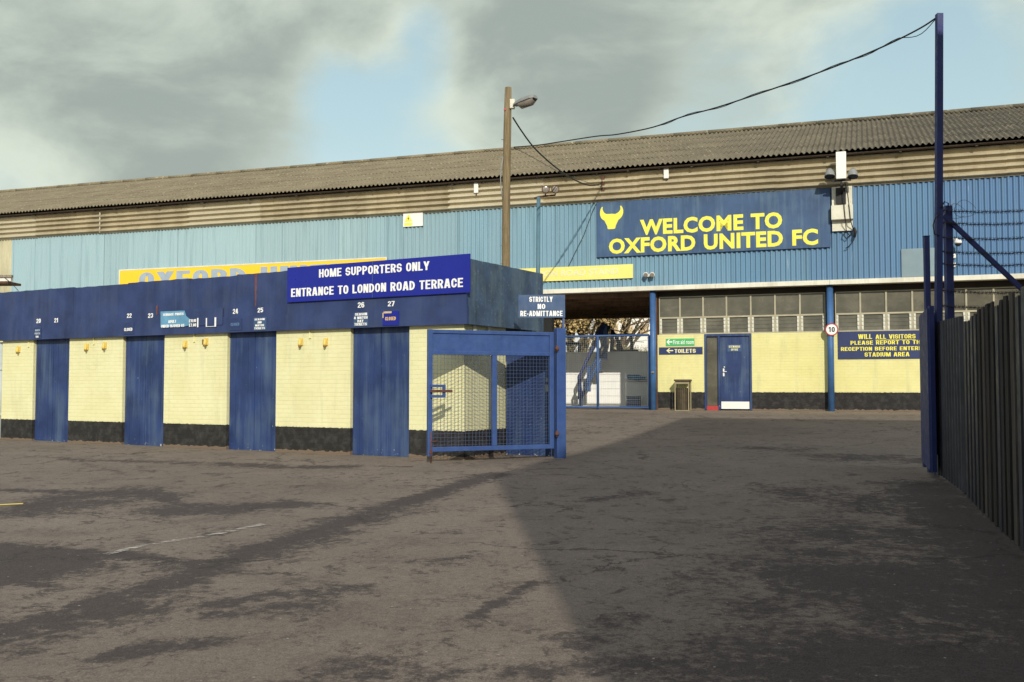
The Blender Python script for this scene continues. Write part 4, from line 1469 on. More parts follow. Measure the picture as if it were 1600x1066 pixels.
# ---------------------------------------------------------------- mesh fence over the passage
x0, zf1 = S(884, 526, 0.02); x1, zf0 = S(1015, 638, 0.02)
xl = s_open0 + 0.1
t = thing('mesh_fence', 'blue framed wire mesh fence closing the passage under the stand', 'fence', SF, ((xl + x1) / 2, 0, 0))
zf0 = 0.05
xm_, _ = S(934, 580, 0.02)
mb = MB()
for zz in (zf1, zf0):
    mb.tube([(xl, -0.02, zz), (x1, -0.02, zz)], 0.032, 8)
mb.build('rail', 'rail_blue', t)
for xx in (xl, xm_ - 2.2, xm_, x1):
    mb = MB(); mb.tube([(xx, -0.02, -0.15), (xx, -0.02, zf1)], 0.04, 8); mb.build('post', 'rail_blue', t)
mb = MB()
k = xl + 0.05
while k < x1:
    mb.box(k - 0.0011, k + 0.0011, -0.022, -0.018, zf0 + .02, zf1 - .02); k += 0.06
k = zf0 + 0.06
while k < zf1:
    mb.box(xl, x1, -0.0185, -0.0165, k - 0.0011, k + 0.0011); k += 0.06
mb.build('wire_mesh', 'galv', t)
mb = MB(); px_, pz_ = S(1020, 582, 0.3); mb.lathe((px_, -0.255, pz_), (0, -1, 0), [(0, .03), (.03, .03), (.045, .0)], 10); mb.box(px_ - .05, px_ + .03, -.262, -.252, pz_ - .02, pz_ + .02)
mb.build('padlock', 'bin_frame', t)

# white wall, steps and barriers inside
WD = -4.0
wx0, wzt = S(884, 553, WD)
t = thing('terrace_wall', 'white painted block wall at the back of the passage', 'wall', SF, (s_open0, 4.0, 0))
mb = MB()
hgt = wzt
nrow = 8
for k in range(nrow):
    z0 = -0.15 + (hgt + 0.15) * k / nrow
    z1 = -0.15 + (hgt + 0.15) * (k + 1) / nrow
    mb.box(s_open0 - 3, s_open1 + 4, 4.0 + (0.0 if k % 2 else 0.004), 4.3, z0 + 0.016, z1)
    mb.box(s_open0 - 3, s_open1 + 4, 4.03, 4.29, z0 - 0.001, z0 + 0.016)
mb.build('blockwork', 'white_wall', t)
mb = MB(); mb.box(s_open0 - 3, s_open1 + 4, 3.97, 4.35, hgt + 0.002, hgt + 0.06); mb.build('coping', 'white', t)
mb = MB(); mb.box(s_open0 - 3, s_open1 + 4, 4.302, 9.0, hgt - 0.3, hgt - 0.02); mb.build('terrace_deck', 'conc', t)

HD = -3.2
P = lambda u, v, d=HD: (S(u, v, d)[0], -d, S(u, v, d)[1])
t = thing('stair_handrail', 'blue steel stair handrail rising to the right across the white wall', 'handrail', SF, P(910, 637))
mb = MB()
mb.tube([P(906, 624), P(904, 590), P(947, 506)], 0.05, 8)
mb.tube([P(908, 622), P(949, 540)], 0.05, 8)
mb.tube([P(912, 604), P(949, 522)], 0.035, 8)
mb.build('rail', 'rail_blue', t)
mb = MB()
mb.bar(P(938, 526), P(947.5, 507), .05, .34)
mb.build('side_panel', 'black', t)  # black panel paints in the shade on the rail's upper end
mb = MB()
sec = -HD - 0.75
mb.tube([(P(918, 617)[0], sec, P(918, 617)[2]), (P(915, 588)[0], sec, P(915, 588)[2]), (P(950, 512)[0], sec, P(950, 512)[2])], 0.045, 8)
mb.build('rail', 'dark_blue', t)
for (u, v0, v1) in ((906, 624, 600), (907.5, 640, 618), (920, 612, 572), (936, 580, 545), (946, 562, 510)):
    mb = MB(); a, b = P(u, v0), P(u, v1); mb.box(a[0] - .06, a[0] + .06, a[1] - .03, a[1] + .03, a[2], b[2]); mb.build('post', 'rail_blue', t)

BD = -5.2
B = lambda u, v: (S(u, v, BD)[0], -BD, S(u, v, BD)[1])
for pls, lab in (([[(884, 537), (905, 537), (905, 556)]], 'black tubular barrier at the left end of the white wall top'),
                 ([[(956, 556), (957, 524), (986, 523), (988, 556)], [(954, 556), (955, 549), (996, 549), (998, 556)]], 'black box shaped tubular barrier on the white wall'),
                 ([[(957.5, 556), (960, 516), (964, 524), (978, 556)], [(969, 532), (970, 556)]], 'black slanting tube barrier in front of the box shaped barrier')):
    u0 = sum(p[0] for p in pls[0]) / len(pls[0])
    t = thing('crush_barrier', lab, 'barrier', SF, B(u0, 556), 'black tubular barriers on the terrace')
    dy = 0.25 if 'slanting' in lab else 0.0
    for pl in pls:
        mb = MB(); mb.tube([(B(*p)[0], B(*p)[1] - dy, B(*p)[2]) for p in pl], 0.065, 8); mb.build('tube', 'black', t)
x_, y_, z_ = P(994, 590, -3.7)
t = thing('blue_sack', 'crumpled light blue plastic sheet hanging on the white wall', 'plastic sheet', SF, (x_, y_, z_))
mb = MB()
vs, fs = [], []
for i in range(9):
    for j in range(5):
        xx = -0.32 + 0.64 * i / 8
        zz = (0.10 - 0.05 * j) * (1 - abs(xx) * 1.6) + 0.04 * mnoise.noise((i * .7, j * .8, 3)) - 0.12 * xx * (1 if j < 2 else 0.4)
        vs.append((x_ + xx, y_ + 0.10 - 0.10 * (1 - abs(j - 2) / 2.5) + 0.06 * mnoise.noise((i * .9, j * .9, 1)), z_ + zz))
for i in range(8):
    for j in range(4):
        fs.append((i * 5 + j, i * 5 + j + 1, (i + 1) * 5 + j + 1, (i + 1) * 5 + j))
mb.add(vs, fs); mb.build('sheet', 'blue_tarp', t)
x_, y_, z_ = P(990, 633, -3.6)
t = thing('crate', 'small blue crate on the ground at the foot of the white wall', 'crate', SF, (x_, y_, 0))
mb = MB(); mb.box(x_ - .2, x_ + .2, y_ - .15, y_ + .15, 0.0, 0.06)
for q0, q1, q2, q3 in ((-.2, .2, -.15, -.135), (-.2, .2, .135, .15), (-.2, -.185, -.134, .134), (.185, .2, -.134, .134)):
    for z0 in (0.062, 0.15, 0.24): mb.box(x_ + q0, x_ + q1, y_ + q2, y_ + q3, z0, z0 + 0.07)
mb.build('body', 'rail_blue', t)
mb = MB(); mb.box(x_ - .21, x_ + .21, y_ - .16, y_ + .16, 0.312, 0.335); mb.build('lid', 'rail_blue', t)

# ---------------------------------------------------------------- turnstile block
L = lambda u, v, off=0.0: BF.at(u, v, off)
FO = 0.085
blk = thing('turnstile_block', 'long low turnstile block with blue fascia, pale yellow brick piers and blue double doors', 'turnstile block', BF, (0, 0, 0))
xl_end = L(3.0, 600)[0]
doors = [(51.3, 78.5, 107.5), (191.3, 223, 256.2), (354.5, 394, 431.2), (547.5, 592, 639.4)]
ed = [[L(u, 600)[0] for u in d] for d in doors]
zf0 = L(600, 511, FO)[1]
zft = L(734, 402, FO)[1]
zseam = L(734, 478, FO)[1]
side_door_y = BF.on_x(790, 600, 0.0)[0]
BD_ = 2.45
mb = MB()
segs = [(xl_end, ed[0][0]), (ed[0][2], ed[1][0]), (ed[1][2], ed[2][0]), (ed[2][2], ed[3][0])]
for a, b in segs:
    mb.box(a, b, 0, 0.22, -0.25, zf0 + 0.2)
# last pier turns the corner
mb.add([(ed[3][2], 0, -.25), (0, 0, -.25), (0, side_door_y, -.25), (-.22, side_door_y, -.25), (-.22, .22, -.25), (ed[3][2], .22, -.25)] +
       [(ed[3][2], 0, zf0 + .2), (0, 0, zf0 + .2), (0, side_door_y, zf0 + .2), (-.22, side_door_y, zf0 + .2), (-.22, .22, zf0 + .2), (ed[3][2], .22, zf0 + .2)],
       [(0, 1, 7, 6), (1, 2, 8, 7), (2, 3, 9, 8), (3, 4, 10, 9), (4, 5, 11, 10), (5, 0, 6, 11), (6, 7, 8, 9, 10, 11), (5, 4, 3, 2, 1, 0)])
mb.build('wall', 'yellow_brick', blk)
mb = MB()
mb.box(xl_end, xl_end + .2, 0.221, BD_, -.25, zf0 + .2)
mb.box(xl_end + .2, -0.23, BD_ - .2, BD_, -.25, zf0 + .2)
mb.box(-0.2, 0.0, side_door_y + 0.95, BD_, -.25, zf0 + .2)
mb.build('wall', 'yellow_brick', blk)
# each turnstile leaf
for a, m_, b in ed:
    for q0, q1 in ((a, m_), (m_, b)):
        mb = MB()
        n = 4
        wq = (q1 - q0 - 0.012) / n
        for k in range(n):
            mb.box(q0 + 0.006 + k * wq, q0 + 0.006 + (k + 1) * wq - 0.0025, 0.066 + (0.002 if k % 2 else 0), 0.12, -0.02 + random.uniform(0, .012), zf0 + 0.15)
        mb.box(q0 + 0.005, q1 - 0.005, 0.072, 0.118, -0.015, zf0 + 0.15)
        dr = mb.build('door', 'door_blue', blk)
    mb = MB(); mb.box(a, b, 0.13, 0.2, -.1, zf0 + .15); mb.build('door_back', 'dark_in', blk)

# fascia in boards with uneven tops; a lower board stands slightly proud
cutsx = [xl_end - 0.05] + [L(u, 450, FO)[0] for u in (115, 200, 297, 370, 449, 560)] + [0.10]
for i, (a, b) in enumerate(zip(cutsx, cutsx[1:])):
    mb = MB()
    n = 24
    top = []
    for k in range(n + 1):
        xx = a + 0.001 + (b - a - 0.004) * k / n
        top.append((xx, zft + 0.012 * mnoise.noise((xx * 5, 0, 0)) - (0.015 if i in (1, 3) else 0) - (0.02 if i == 5 else 0)))
    outline = [(a + 0.001, zseam + .001), (b - 0.003, zseam + .001)] + top[::-1]
    mb.prism(outline, -FO + 0.002 * (i % 2), -FO + 0.06)
    mb.build('fascia_board', 'fascia', blk)
mb = MB()
mb.box(xl_end - 0.05, 0.115, -FO - 0.014, -FO + 0.05, zf0, zseam)
mb.build('lower_fascia', 'fascia', blk)
# side fascia
mb = MB()
n = 30
top = []
for k in range(n + 1):
    yy = -FO + 0.062 + (BD_ + FO) * k / n
    top.append((yy, zft + 0.01 * mnoise.noise((yy * 4, 3, 0)) - 0.01))
vs = [(0.10, -FO + 0.062, zseam + .001)] + [(0.10, y, z) for y, z in top] + [(0.10, BD_ + .062, zseam + .001)]
vs2 = [(0.04, y, z) for _, y, z in vs]
nn = len(vs)
mb.add(vs + vs2, [tuple(range(nn)), tuple(range(2 * nn - 1, nn - 1, -1))] + [(i, (i + 1) % nn, (i + 1) % nn + nn, i + nn) for i in range(nn)])
mb.build('fascia_board', 'fascia_side', blk)
mb = MB(); mb.box(0.05, 0.115, -FO + 0.051, BD_ + .06, zf0, zseam); mb.build('lower_fascia', 'fascia_side', blk)
mb = MB(); mb.box(xl_end, 0.038, -FO + .065, BD_ + .05, zft - 0.22, zft - 0.10); mb.build('roof', 'gutter', blk)
mb = MB(); mb.box(xl_end, 0.02, -FO + 0.062, BD_, zf0 + 0.201, zf0 + 0.23); mb.build('soffit', 'dark_in', blk)
mb = MB()
for yy in (0.25, 0.7):
    mb.box(0.002, 0.035, yy, yy + 0.08, zf0 - 0.12, zf0 + 0.19)
mb.build('bracket', 'cream_box', blk)
# rust runs on the fascia
for (u, v0, v1, wpx) in ((400, 428, 479, 6.5), (246, 478, 492, 5.0)):
    a = L(u, v0, FO); b = L(u, v1, FO)
    hw = wpx * 0.011 / 2
    mb = MB()
    pts = []
    n = 12
    for k in range(n + 1):
        z = a[1] + (b[1] - a[1]) * k / n
        pts.append((a[0] + hw * (1 - 0.6 * k / n) * (0.8 + 0.5 * mnoise.noise((k * .8, u, 0))), z))
    for k in range(n, -1, -1):
        z = a[1] + (b[1] - a[1]) * k / n
        pts.append((a[0] - hw * (1 - 0.6 * k / n) * (0.8 + 0.5 * mnoise.noise((k * .8, u, 5))), z))
    mb.prism(pts, -FO - 0.002 - (0.013 if v1 > 490 else 0.0), -FO + 0.001)
    mb.build('rust_streak', 'rust_stain', blk)
# the open side door
xe = BF.at(864.5, 600, -side_door_y)[0]
mb = MB()
nb = 7
for k in range(nb):
    q = xe / nb
    mb.box(0.01 + k * q, 0.01 + (k + 1) * q - 0.005, side_door_y + (0.0 if k % 2 else 0.002), side_door_y + 0.03, -0.02, 2.02)
mb.box(0.012, xe, side_door_y + 0.006, side_door_y + 0.028, -0.015, 2.015)
sd = mb.build('door', 'door_blue', blk)
mb = MB(); a = BF.at(855, 594, -side_door_y); mb.bevbox(a[0] - .02, a[0] + .02, side_door_y - .012, side_door_y - .001, a[1] - .03, a[1] + .03, .004)
mb.box(a[0] - .03, a[0] + .03, side_door_y - .01, side_door_y - .001, a[1] - .19, a[1] - .08)
mb.build('lock', 'metal_grey', sd)
# numbers over each turnstile
for body, bl, tr in (('20', (57.0, 505.2), (63.8, 497.9)), ('21', (85, 504.2), (91, 497)), ('22', (198.5, 497), (205.8, 489.6)), ('23', (231.5, 497), (239.3, 489.4)),
                     ('24', (364, 490.7), (372, 482.5)), ('25', (402.7, 488.6), (411.3, 480.8)), ('26', (559.2, 481.2), (569.4, 472)), ('27', (606.2, 479), (616.6, 470.3))):
    px_grot(blk, BF, body, bl, tr, FO + (0.001 if L(bl[0], bl[1], FO)[1] > zseam - 0.0 else 0.016), 'text_white', .165, name='number')

# ---- signs on the block
hs, hb = sign('home_supporters_sign', 'large royal blue home supporters board with white letters on the fascia corner', BF, (449, 418.5), (734, 457), FO + 0.04, 'sign_royal', thick=0.022,
              lines_=[('HOME SUPPORTERS ONLY', (498.6, 434), (671, 408.2), 'text_white', -.165), ('ENTRANCE TO LONDON ROAD TERRACE', (455, 464.3), (723.5, 434.2), 'text_white', -.165)])
xa, _ = L(582, 440, FO + .04)
mb = MB(); mb.box(xa - 0.006, xa + 0.006, -FO - 0.043, -FO - 0.0405, hb[1] + .002, hb[3] - .002); mb.build('joint_strip', 'sign_dull', hs)

LO = FO + 0.03
pb, bb = sign('price_board', 'dark blue price board with a faded light blue corner between turnstiles 23 and 24', BF, (251, 486), (347.5, 507.5), LO, 'fascia', thick=0.012)
mb = MB()
q = [L(251, 514, LO), L(290, 513, LO), L(297, 508, LO), L(297, 499, LO), L(291, 494, LO), L(288.5, 485.5, LO), L(251, 487, LO)]
mb.prism([(max(x, bb[0]), min(max(z, bb[1]), bb[3])) for x, z in q], -LO - 0.003, -LO + 0.0005); mb.build('faded_patch', 'sign_light', pb)
for body, bl, tr in (('TERRACE PRICES', (254.5, 494), (287, 488.5)), ('ADULT', (263, 505), (275.5, 500)), ('UNDER 16/OVER 65', (252, 512.3), (288, 506.4))):
    px_grot(pb, BF, body, bl, tr, LO + 0.004, 'text_white', .17)
for body, bl, tr in (('\u00a310.00', (295.5, 504), (306.5, 498.6)), ('\u00a37.00', (295.5, 510.8), (306.5, 505.4))):
    px_grot(pb, BF, body, bl, tr, LO + 0.004, 'text_white', .17)
mb = MB()
for (u0, v0, u1, v1) in ((308.3, 511.5, 310.2, 497), (322.0, 510.8, 323.6, 497.2), (335.5, 510.6, 338, 496)):
    a = L(u0, v0, LO); b = L(u1, v1, LO); mb.box(a[0], b[0], -LO - .008, -LO + .0005, a[1], b[1])
a = L(323.7, 510.8, LO); b = L(335.4, 509.6, LO); mb.box(a[0], b[0], -LO - .008, -LO + .0005, a[1], b[1])
mb.build('card_holder', 'text_white', pb)

LP = FO + 0.024
sign('turnstile_notice', 'small three line notice under turnstile number 20', BF, (53.0, 512.5), (64.0, 529.0), LP, 'fascia', thick=0.008,
     lines_=[('AGED', (54.8, 518), (62.3, 514.6), 'text_fade', -.17), ('UNDER', (54.2, 523), (62.8, 519.5), 'text_fade', -.17), ('16', (55.5, 528), (60.5, 524.6), 'text_white', -.17)], group='notices below the turnstile numbers')
sign('turnstile_notice', 'dark closed notice with white letters under turnstile number 22', BF, (193, 504.5), (209, 522), LP, 'fascia', thick=0.008,
     lines_=[('CLOSED', (194.2, 517.6), (207, 512.2), 'text_white', -.17)], group='notices below the turnstile numbers')
sign('turnstile_notice', 'blue closed notice with worn faint letters under turnstile number 24', BF, (358.5, 498), (377.5, 516), LP, 'fascia', thick=0.008,
     lines_=[('CLOSED', (360.5, 509.5), (374, 504.3), 'text_dim', -.17)], group='notices below the turnstile numbers')
sign('turnstile_notice', 'four line tickets notice with white letters under turnstile number 25', BF, (396.5, 496.5), (416, 516), LP, 'sign_dull', thick=0.008,
     lines_=[('SEASON', (398, 501), (413.5, 497.3), 'text_white', -.17), ('AND', (402.5, 505.7), (409, 502), 'text_white', -.17), ('MATCH', (399, 510.3), (412.5, 506.6), 'text_white', -.17), ('TICKETS', (397.3, 515), (414, 511), 'text_white', -.17)],
     group='notices below the turnstile numbers')
sign('turnstile_notice', 'four line match day tickets notice under turnstile number 26', BF, (552.8, 489.5), (575.3, 509.6), LP, 'sign_dull', thick=0.008,
     lines_=[('SEASON', (555, 493.5), (573.5, 488.6), 'text_white', -.17), ('& MATCH', (553.3, 499), (574.3, 494), 'text_white', -.17), ('DAY', (558.7, 504.2), (568, 499.5), 'text_white', -.17), ('TICKETS', (553.8, 509.2), (573.3, 504.2), 'text_white', -.17)],
     group='notices below the turnstile numbers')
cn, cb_ = sign('turnstile_notice', 'bright blue closed notice with amber letters and torn tape under turnstile number 27', BF, (597.8, 487), (623, 508), LP, 'sign_royal', thick=0.008,
     lines_=[('CLOSED', (602, 501), (618.5, 494.8), 'text_amber', -.17)], group='notices below the turnstile numbers')
mb = MB()
a = L(599.5, 490, LP); b = L(612, 486.0, LP); mb.box(a[0], b[0], -LP - .004, -LP + .0005, a[1], b[1] - .005)
a = L(597.8, 497, LP); b = L(599.4, 488.8, LP); mb.box(a[0], b[0], -LP - .004, -LP + .0005, a[1], b[1])
mb.build('torn_tape', 'tape', cn)

# yellow lamps on the piers
for i, (u, v, lab) in enumerate(((27.3, 547, 'yellow wall lamp on the leftmost narrow pier'), (134, 543, 'left yellow wall lamp on the pier between turnstiles 21 and 22'), (162, 541, 'right yellow wall lamp on the pier between turnstiles 21 and 22'),
                    (288, 539, 'left yellow wall lamp on the pier between turnstiles 23 and 24'), (320.5, 535, 'yellow wall lamp with dark lens on the pier left of turnstile 24'),
                    (468.5, 535.5, 'left yellow wall lamp on the pier between turnstiles 25 and 26'), (507.5, 535.5, 'right yellow wall lamp on the pier between turnstiles 25 and 26'))):
    x, z = L(u, v, 0.05)
    t = thing('wall_lamp', lab, 'lamp', BF, (x, 0, z - .08), 'yellow lamps on the brick piers')
    mb = MB()
    mb.bevbox(x - .033, x + .033, -0.035, -0.001, z - 0.05, z + 0.08, .006)
    mb.lathe((x, -0.045, z + 0.075), (0, -0.12, -1), [(0, .012), (.02, .028), (.10, .031), (.13, .026)], 12)
    mb.build('body', 'yellow_lamp', t)
    mb = MB()
    if i == 4: mb.box(x - .072, x - .036, -0.06, -0.002, z - .045, z + .055)
    mb.lathe((x, -0.0615, z - .058), (0, -0.12, -1), [(0, .025), (.02, .02), (.03, .008)], 12); mb.build('lens', 'ochre', t)
# thin conduits and hooks that drop from the fascia, parts of the block
mb = MB()
for u, v in ((44, 541), (146, 537), (303, 533), (484, 527)):
    x, z = L(u, v, 0.02)
    mb.box(x - .009, x + .009, -0.022, -0.002, z, zf0 + .1)
    mb.box(x - .016, x + .016, -0.03, -0.002, z - .02, z)
mb.build('conduit', 'text_cream', blk)
# pale pipe at the far left end
x, _ = L(-1.5, 600, 0.0)
t = thing('drain_pipe', 'pale grey drain pipe at the left end of the turnstile block', 'pipe', BF, (x, 0.05, 0))
mb = MB(); mb.tube([(x, 0.05, -0.1), (x, 0.05, zf0 - 0.02)], 0.05, 10); mb.build('pipe', 'galv_post', t)
mb = MB()
for zz in (0.5, 1.5): mb.tube([(x, 0.05, zz), (x, 0.05, zz + .06)], 0.062, 10)
mb.build('collar', 'galv_post', t)

# ---------------------------------------------------------------- the mesh gate and its post
GA = Vector((-132 / FPX * 15.42, 15.42, 0.37)); GB = Vector((66 / FPX * 16.28, 16.28, 0.37))
gl = (GB - GA).length
GF = Frame(GA, atan2(GB.y - GA.y, GB.x - GA.x))
G = lambda u, v, off=0.0: GF.at(u, v, off)
gt = thing('mesh_gate', 'open blue gate with wire mesh and solid top panel before the block corner', 'gate', GF, (gl / 2, 0, 0.1))
gz1 = G(770, 517)[1]; gzp = G(770, 553.5)[1]; gz0 = G(770, 703.5)[1]
g0, g1 = 0.0, gl - 0.02
mb = MB()
q = 0.035
mb.bevbox(g0, g0 + 0.075, -q, q, gz0 - 0.07, gz1, .006)
mb.bevbox(g1 - 0.075, g1, -q, q, gz0 - 0.0, gz1 - .001, .006)
mb.bevbox(g0 + .075, g1 - .075, -q + .002, q - .002, gz1 - 0.06, gz1 - .002, .006)
mb.bevbox(g0 + .075, g1 - .075, -q + .002, q - .002, gz0, gz0 + 0.07, .006)
mb.bevbox(g0 + .075, g1 - .075, -q + .001, q - .002, gzp - 0.02, gzp + 0.04, .006)
xm = G(772, 620)[0]
mb.bevbox(xm - .04, xm + .04, -q + .001, q - .001, gz0 + .07, gzp - .02, .006)
mb.build('frame', 'gate_blue', gt)
mb = MB(); mb.box(g0 + .075, g1 - .075, -0.012, 0.012, gzp + .04, gz1 - .06); mb.build('top_panel', 'gate_blue', gt)
mb = MB()
k = g0 + .10
while k < g1 - .08:
    mb.box(k - .0021, k + .0021, -.008, -.004, gz0 + .07, gzp - .02); k += 0.0585
k = gz0 + .10
while k < gzp - .02:
    mb.box(g0 + .075, g1 - .075, -.0035, .0, k - .0021, k + .0021); k += 0.0585
mb.build('wire_mesh', 'mesh_wire', gt)
# latch frame and bolt
la = G(673, 601, .05); lb = G(695.5, 621.5, .05)
mb = MB()
lt = .042
mb.box(la[0], lb[0], -.075, -.036, la[1] - lt, la[1])
mb.box(la[0], lb[0], -.075, -.036, lb[1], lb[1] + lt)
mb.box(lb[0] - lt, lb[0], -.075, -.036, lb[1] + lt, la[1] - lt)
lo = mb.build('latch', 'gate_blue', gt)
lc = G(690, 611, .08)
mb = MB(); mb.box(g0 + .02, G(706.5, 611, .08)[0], -.097, -.076, lc[1] - .018, lc[1] + .018); mb.build('bolt', 'rust', lo)
mb = MB()
bx_ = G(673.5, 700, .06)[0]
mb.tube([(bx_, -.052, gz0 + .30), (bx_, -.052, 0.0)], .011, 8)
mb.tube([(bx_, -.052, gz0 + .16), (bx_ + .11, -.052, gz0 + .165)], .009, 8)
mb.box(bx_ - .025, bx_ + .025, -.058, -.036, gz0 - .02, gz0 + .02)
mb.build('drop_bolt', 'rust', gt)
# post
p0 = G(867, 600)[0]; p1 = G(882, 600)[0]
pt = thing('gate_post', 'blue box section gate post at the hinge side of the mesh gate', 'post', GF, ((p0 + p1) / 2, 0, 0))
pz1 = G(875, 513)[1]
mb = MB(); mb.bevbox(p0 + .012, p1, -.06, .06, -.1, pz1, .006); mb.build('post', 'gate_blue', pt)
mb = MB()
for v in (545, 678):
    hx, hz = G(870.5, v, .07)
    mb.lathe((hx - .005, -.06, hz), (0, -1, 0), [(0, .035), (.03, .033), (.045, .015)], 10)
    mb.tube([(hx - .005, -.075, hz - .05), (hx - .005, -.075, hz + .05)], .018, 8)
mb.build('hinge', 'rust', pt)
# small sign on its own stalk
SG = Frame(G and GF.world((p0 + p1) / 2, 0, 0), R(-2.0))
a0 = SG.at(810, 461.0, .06); a1 = SG.at(883, 496.5, .06)
st = thing('readmittance_sign', 'dull blue strictly no re-admittance board standing on a thin stalk above the gate', 'sign', SG, ((a0[0] + a1[0]) / 2, -.06, a1[1]))
mb = MB(); mb.box(a0[0], a1[0], -.06, -.04, a1[1], a0[1]); mb.build('panel', 'sign_dull', st)
for body, bl, tr in (('STRICTLY', (827, 472), (863.5, 463.6)), ('NO', (840, 483), (852, 475)), ('RE-ADMITTANCE', (813, 494.3), (879, 485.7))):
    px_grot(st, SG, body, bl, tr, .0605, 'text_white', .18)
mb = MB(); k0 = SG.at(877, 500, .02)[0]; k1 = SG.at(882, 500, .02)[0]
mb.box(k0 + .02, k1, -.039, -.01, SG.at(880, 514, .02)[1] , a0[1] - .02)
mb.build('stalk', 'gate_blue', st)

# ---------------------------------------------------------------- poles and cables


def upt(u, v, Y):
    d = pxdir(u, v)
    return EYE + d * (Y / d.y)


PB = upt(789.8, 420, 21.0); PT = upt(793.5, 137, 21.0)
pb0 = Vector((PB.x - 0.02, 21.0, ground_z(PB.x, 21.0) - .1))
lp = thing('lamp_pole', 'tall weathered wooden pole with a street lamp standing behind the turnstile block', 'pole', WORLD, tuple(pb0))
mb = MB()
pts = [pb0.lerp(PT, t) + Vector((0.012 * sin(t * 7), 0, 0)) for t in [i / 10 for i in range(11)]]
mb.tube(pts, [0.094 - 0.014 * i / 10 for i in range(10)] + [0.070], 14)
mb.build('pole', 'pole_wood', lp)
mb = MB()
for i in range(9):
    q = pb0.lerp(PT, 0.45 + 0.05 * i)
    mb.tube([q + Vector((-.078, -.03, 0)), q + Vector((-.125, -.05, 0))], .010, 6)
cpts = [PT.lerp(pb0, 0.20 + .02 * i) + Vector((-.085 - .05 * sin(pi * i / 6), -.05, 0)) for i in range(7)]
mb.tube(cpts, .012, 6)
mb.build('step_bolt', 'metal_grey', lp)
q = PT.lerp(pb0, 0.065)
mb = MB(); mb.lathe(q + Vector((-.055, -.06, 0)), (0, -1, 0), [(0, .03), (.02, .025)], 8); mb.build('reflector', 'red', lp)
bxp = upt(800.5, 163, 20.95)
mb = MB(); mb.bevbox(bxp.x - .055, bxp.x + .055, 20.89, 21.0, bxp.z - .10, bxp.z + .10, .01); mb.build('lamp_bracket', 'flashing', lp)
h0 = upt(804, 166, 20.90); h1 = upt(837, 153.5, 20.55)
ax = (h1 - h0)
mb = MB()
ll = ax.length
axn = ax.normalized()
side = axn.cross(Vector((0, 0, 1))).normalized(); upv = side.cross(axn)
prof = [(0, .06, .06), (.15, .10, .095), (.5, .125, .115), (.85, .12, .105), (1.0, .08, .07)]
vs, fs = [], []
NN = 12
for (t_, hw, hh) in prof:
    c = h0 + ax * t_
    for j in range(NN):
        a = pi * j / (NN - 1)
        vs.append(c + side * hw * cos(a) + upv * hh * sin(a))
for i in range(len(prof) - 1):
    for j in range(NN - 1):
        fs.append((i * NN + j, i * NN + j + 1, (i + 1) * NN + j + 1, (i + 1) * NN + j))
    fs.append((i * NN + NN - 1, i * NN, (i + 1) * NN, (i + 1) * NN + NN - 1))
fs.append(tuple(range(NN))); fs.append(tuple(range(4 * NN, 5 * NN))[::-1])
mb.add(vs, fs)
lh = mb.build('lamp_head', 'metal_grey', lp)
mb = MB()
vs, fs = [], []
for (t_, hw, hh) in [(.18, .08, .03), (.32, .10, .115), (.8, .10, .12), (.95, .08, .05)]:
    c = h0 + ax * t_
    for j in range(NN):
        a = pi + pi * j / (NN - 1)
        vs.append(c + side * hw * cos(a) + upv * (hh * sin(a) - .002))
for i in range(3):
    for j in range(NN - 1):
        fs.append((i * NN + j, i * NN + j + 1, (i + 1) * NN + j + 1, (i + 1) * NN + j))
mb.add(vs, fs, True); mb.build('lamp_bowl', 'lens', lh)

# floodlight post
fp = upt(841.5, 308, 25.2)
ft = thing('floodlight_post', 'slim blue post with two round floodlights in front of the cladding', 'floodlight', WORLD, (fp.x - .03, 25.2, ground_z(fp.x, 25.2)))
mb = MB(); mb.tube([(fp.x - .05, 25.2, ground_z(fp.x, 25.2) - .1), (fp.x, 25.2, fp.z)], .058, 10, r2=.05); mb.build('post', 'teal_post', ft)
mb = MB(); e = upt(868, 305, 25.2); s_ = upt(835, 310, 25.2)
mb.tube([s_, (fp.x, 25.2, fp.z + .01), (e.x, 25.2, e.z)], .022, 8); mb.build('cross_arm', 'brown', ft)
for u in (852.5, 867.5):
    c = upt(u, 296.5, 25.1)
    mb = MB(); mb.lathe(c + Vector((0, .12, .02)), (0, -1, -.15), [(0, .04), (.05, .075), (.14, .10), (.18, .105)], 16)
    l_ = mb.build('floodlight', 'brown', ft)
    mb = MB(); mb.lathe(c + Vector((0, -.062, -.008)), (0, -1, -.15), [(0, .09), (.008, .075), (.012, .02)], 16); mb.build('lens', 'lens', l_)
    mb = MB(); mb.tube([c + Vector((0, 0, -.10)), (c.x, 25.2, e.z)], .016, 6); mb.build('stem', 'brown', ft)

# right-hand fence line
TPY = 13.3
tp = upt(1467.5, 22, TPY)
tpole = thing('cable_pole', 'tall slim blue pole carrying the overhead cable at the right fence', 'pole', WORLD, (tp.x - .1, TPY, ground_z(tp.x, TPY)))
tpb = upt(1466.5, 480, TPY); tpd = (tp - tpb) / (tp.z - tpb.z)
mb = MB(); mb.bar(tp + tpd * (ground_z(tp.x, TPY) - .1 - tp.z), tp, .080, .080, up=(0, 1, 0)); mb.build('post', 'dark_blue', tpole)
mb = MB()
pts = []
for (u, v) in ((1468, 332), (1461, 342), (1458, 352), (1460, 366), (1468, 368)):
    p = upt(u, v, TPY - .05); pts.append(p)
mb.tube(pts, .008, 6)
pts = [upt(u, v, TPY - .05) for (u, v) in ((1470, 325), (1476, 315), (1482, 318), (1481, 324))]
mb.tube(pts, .010, 6)
mb.build('cable_loop', 'cable', tpole)


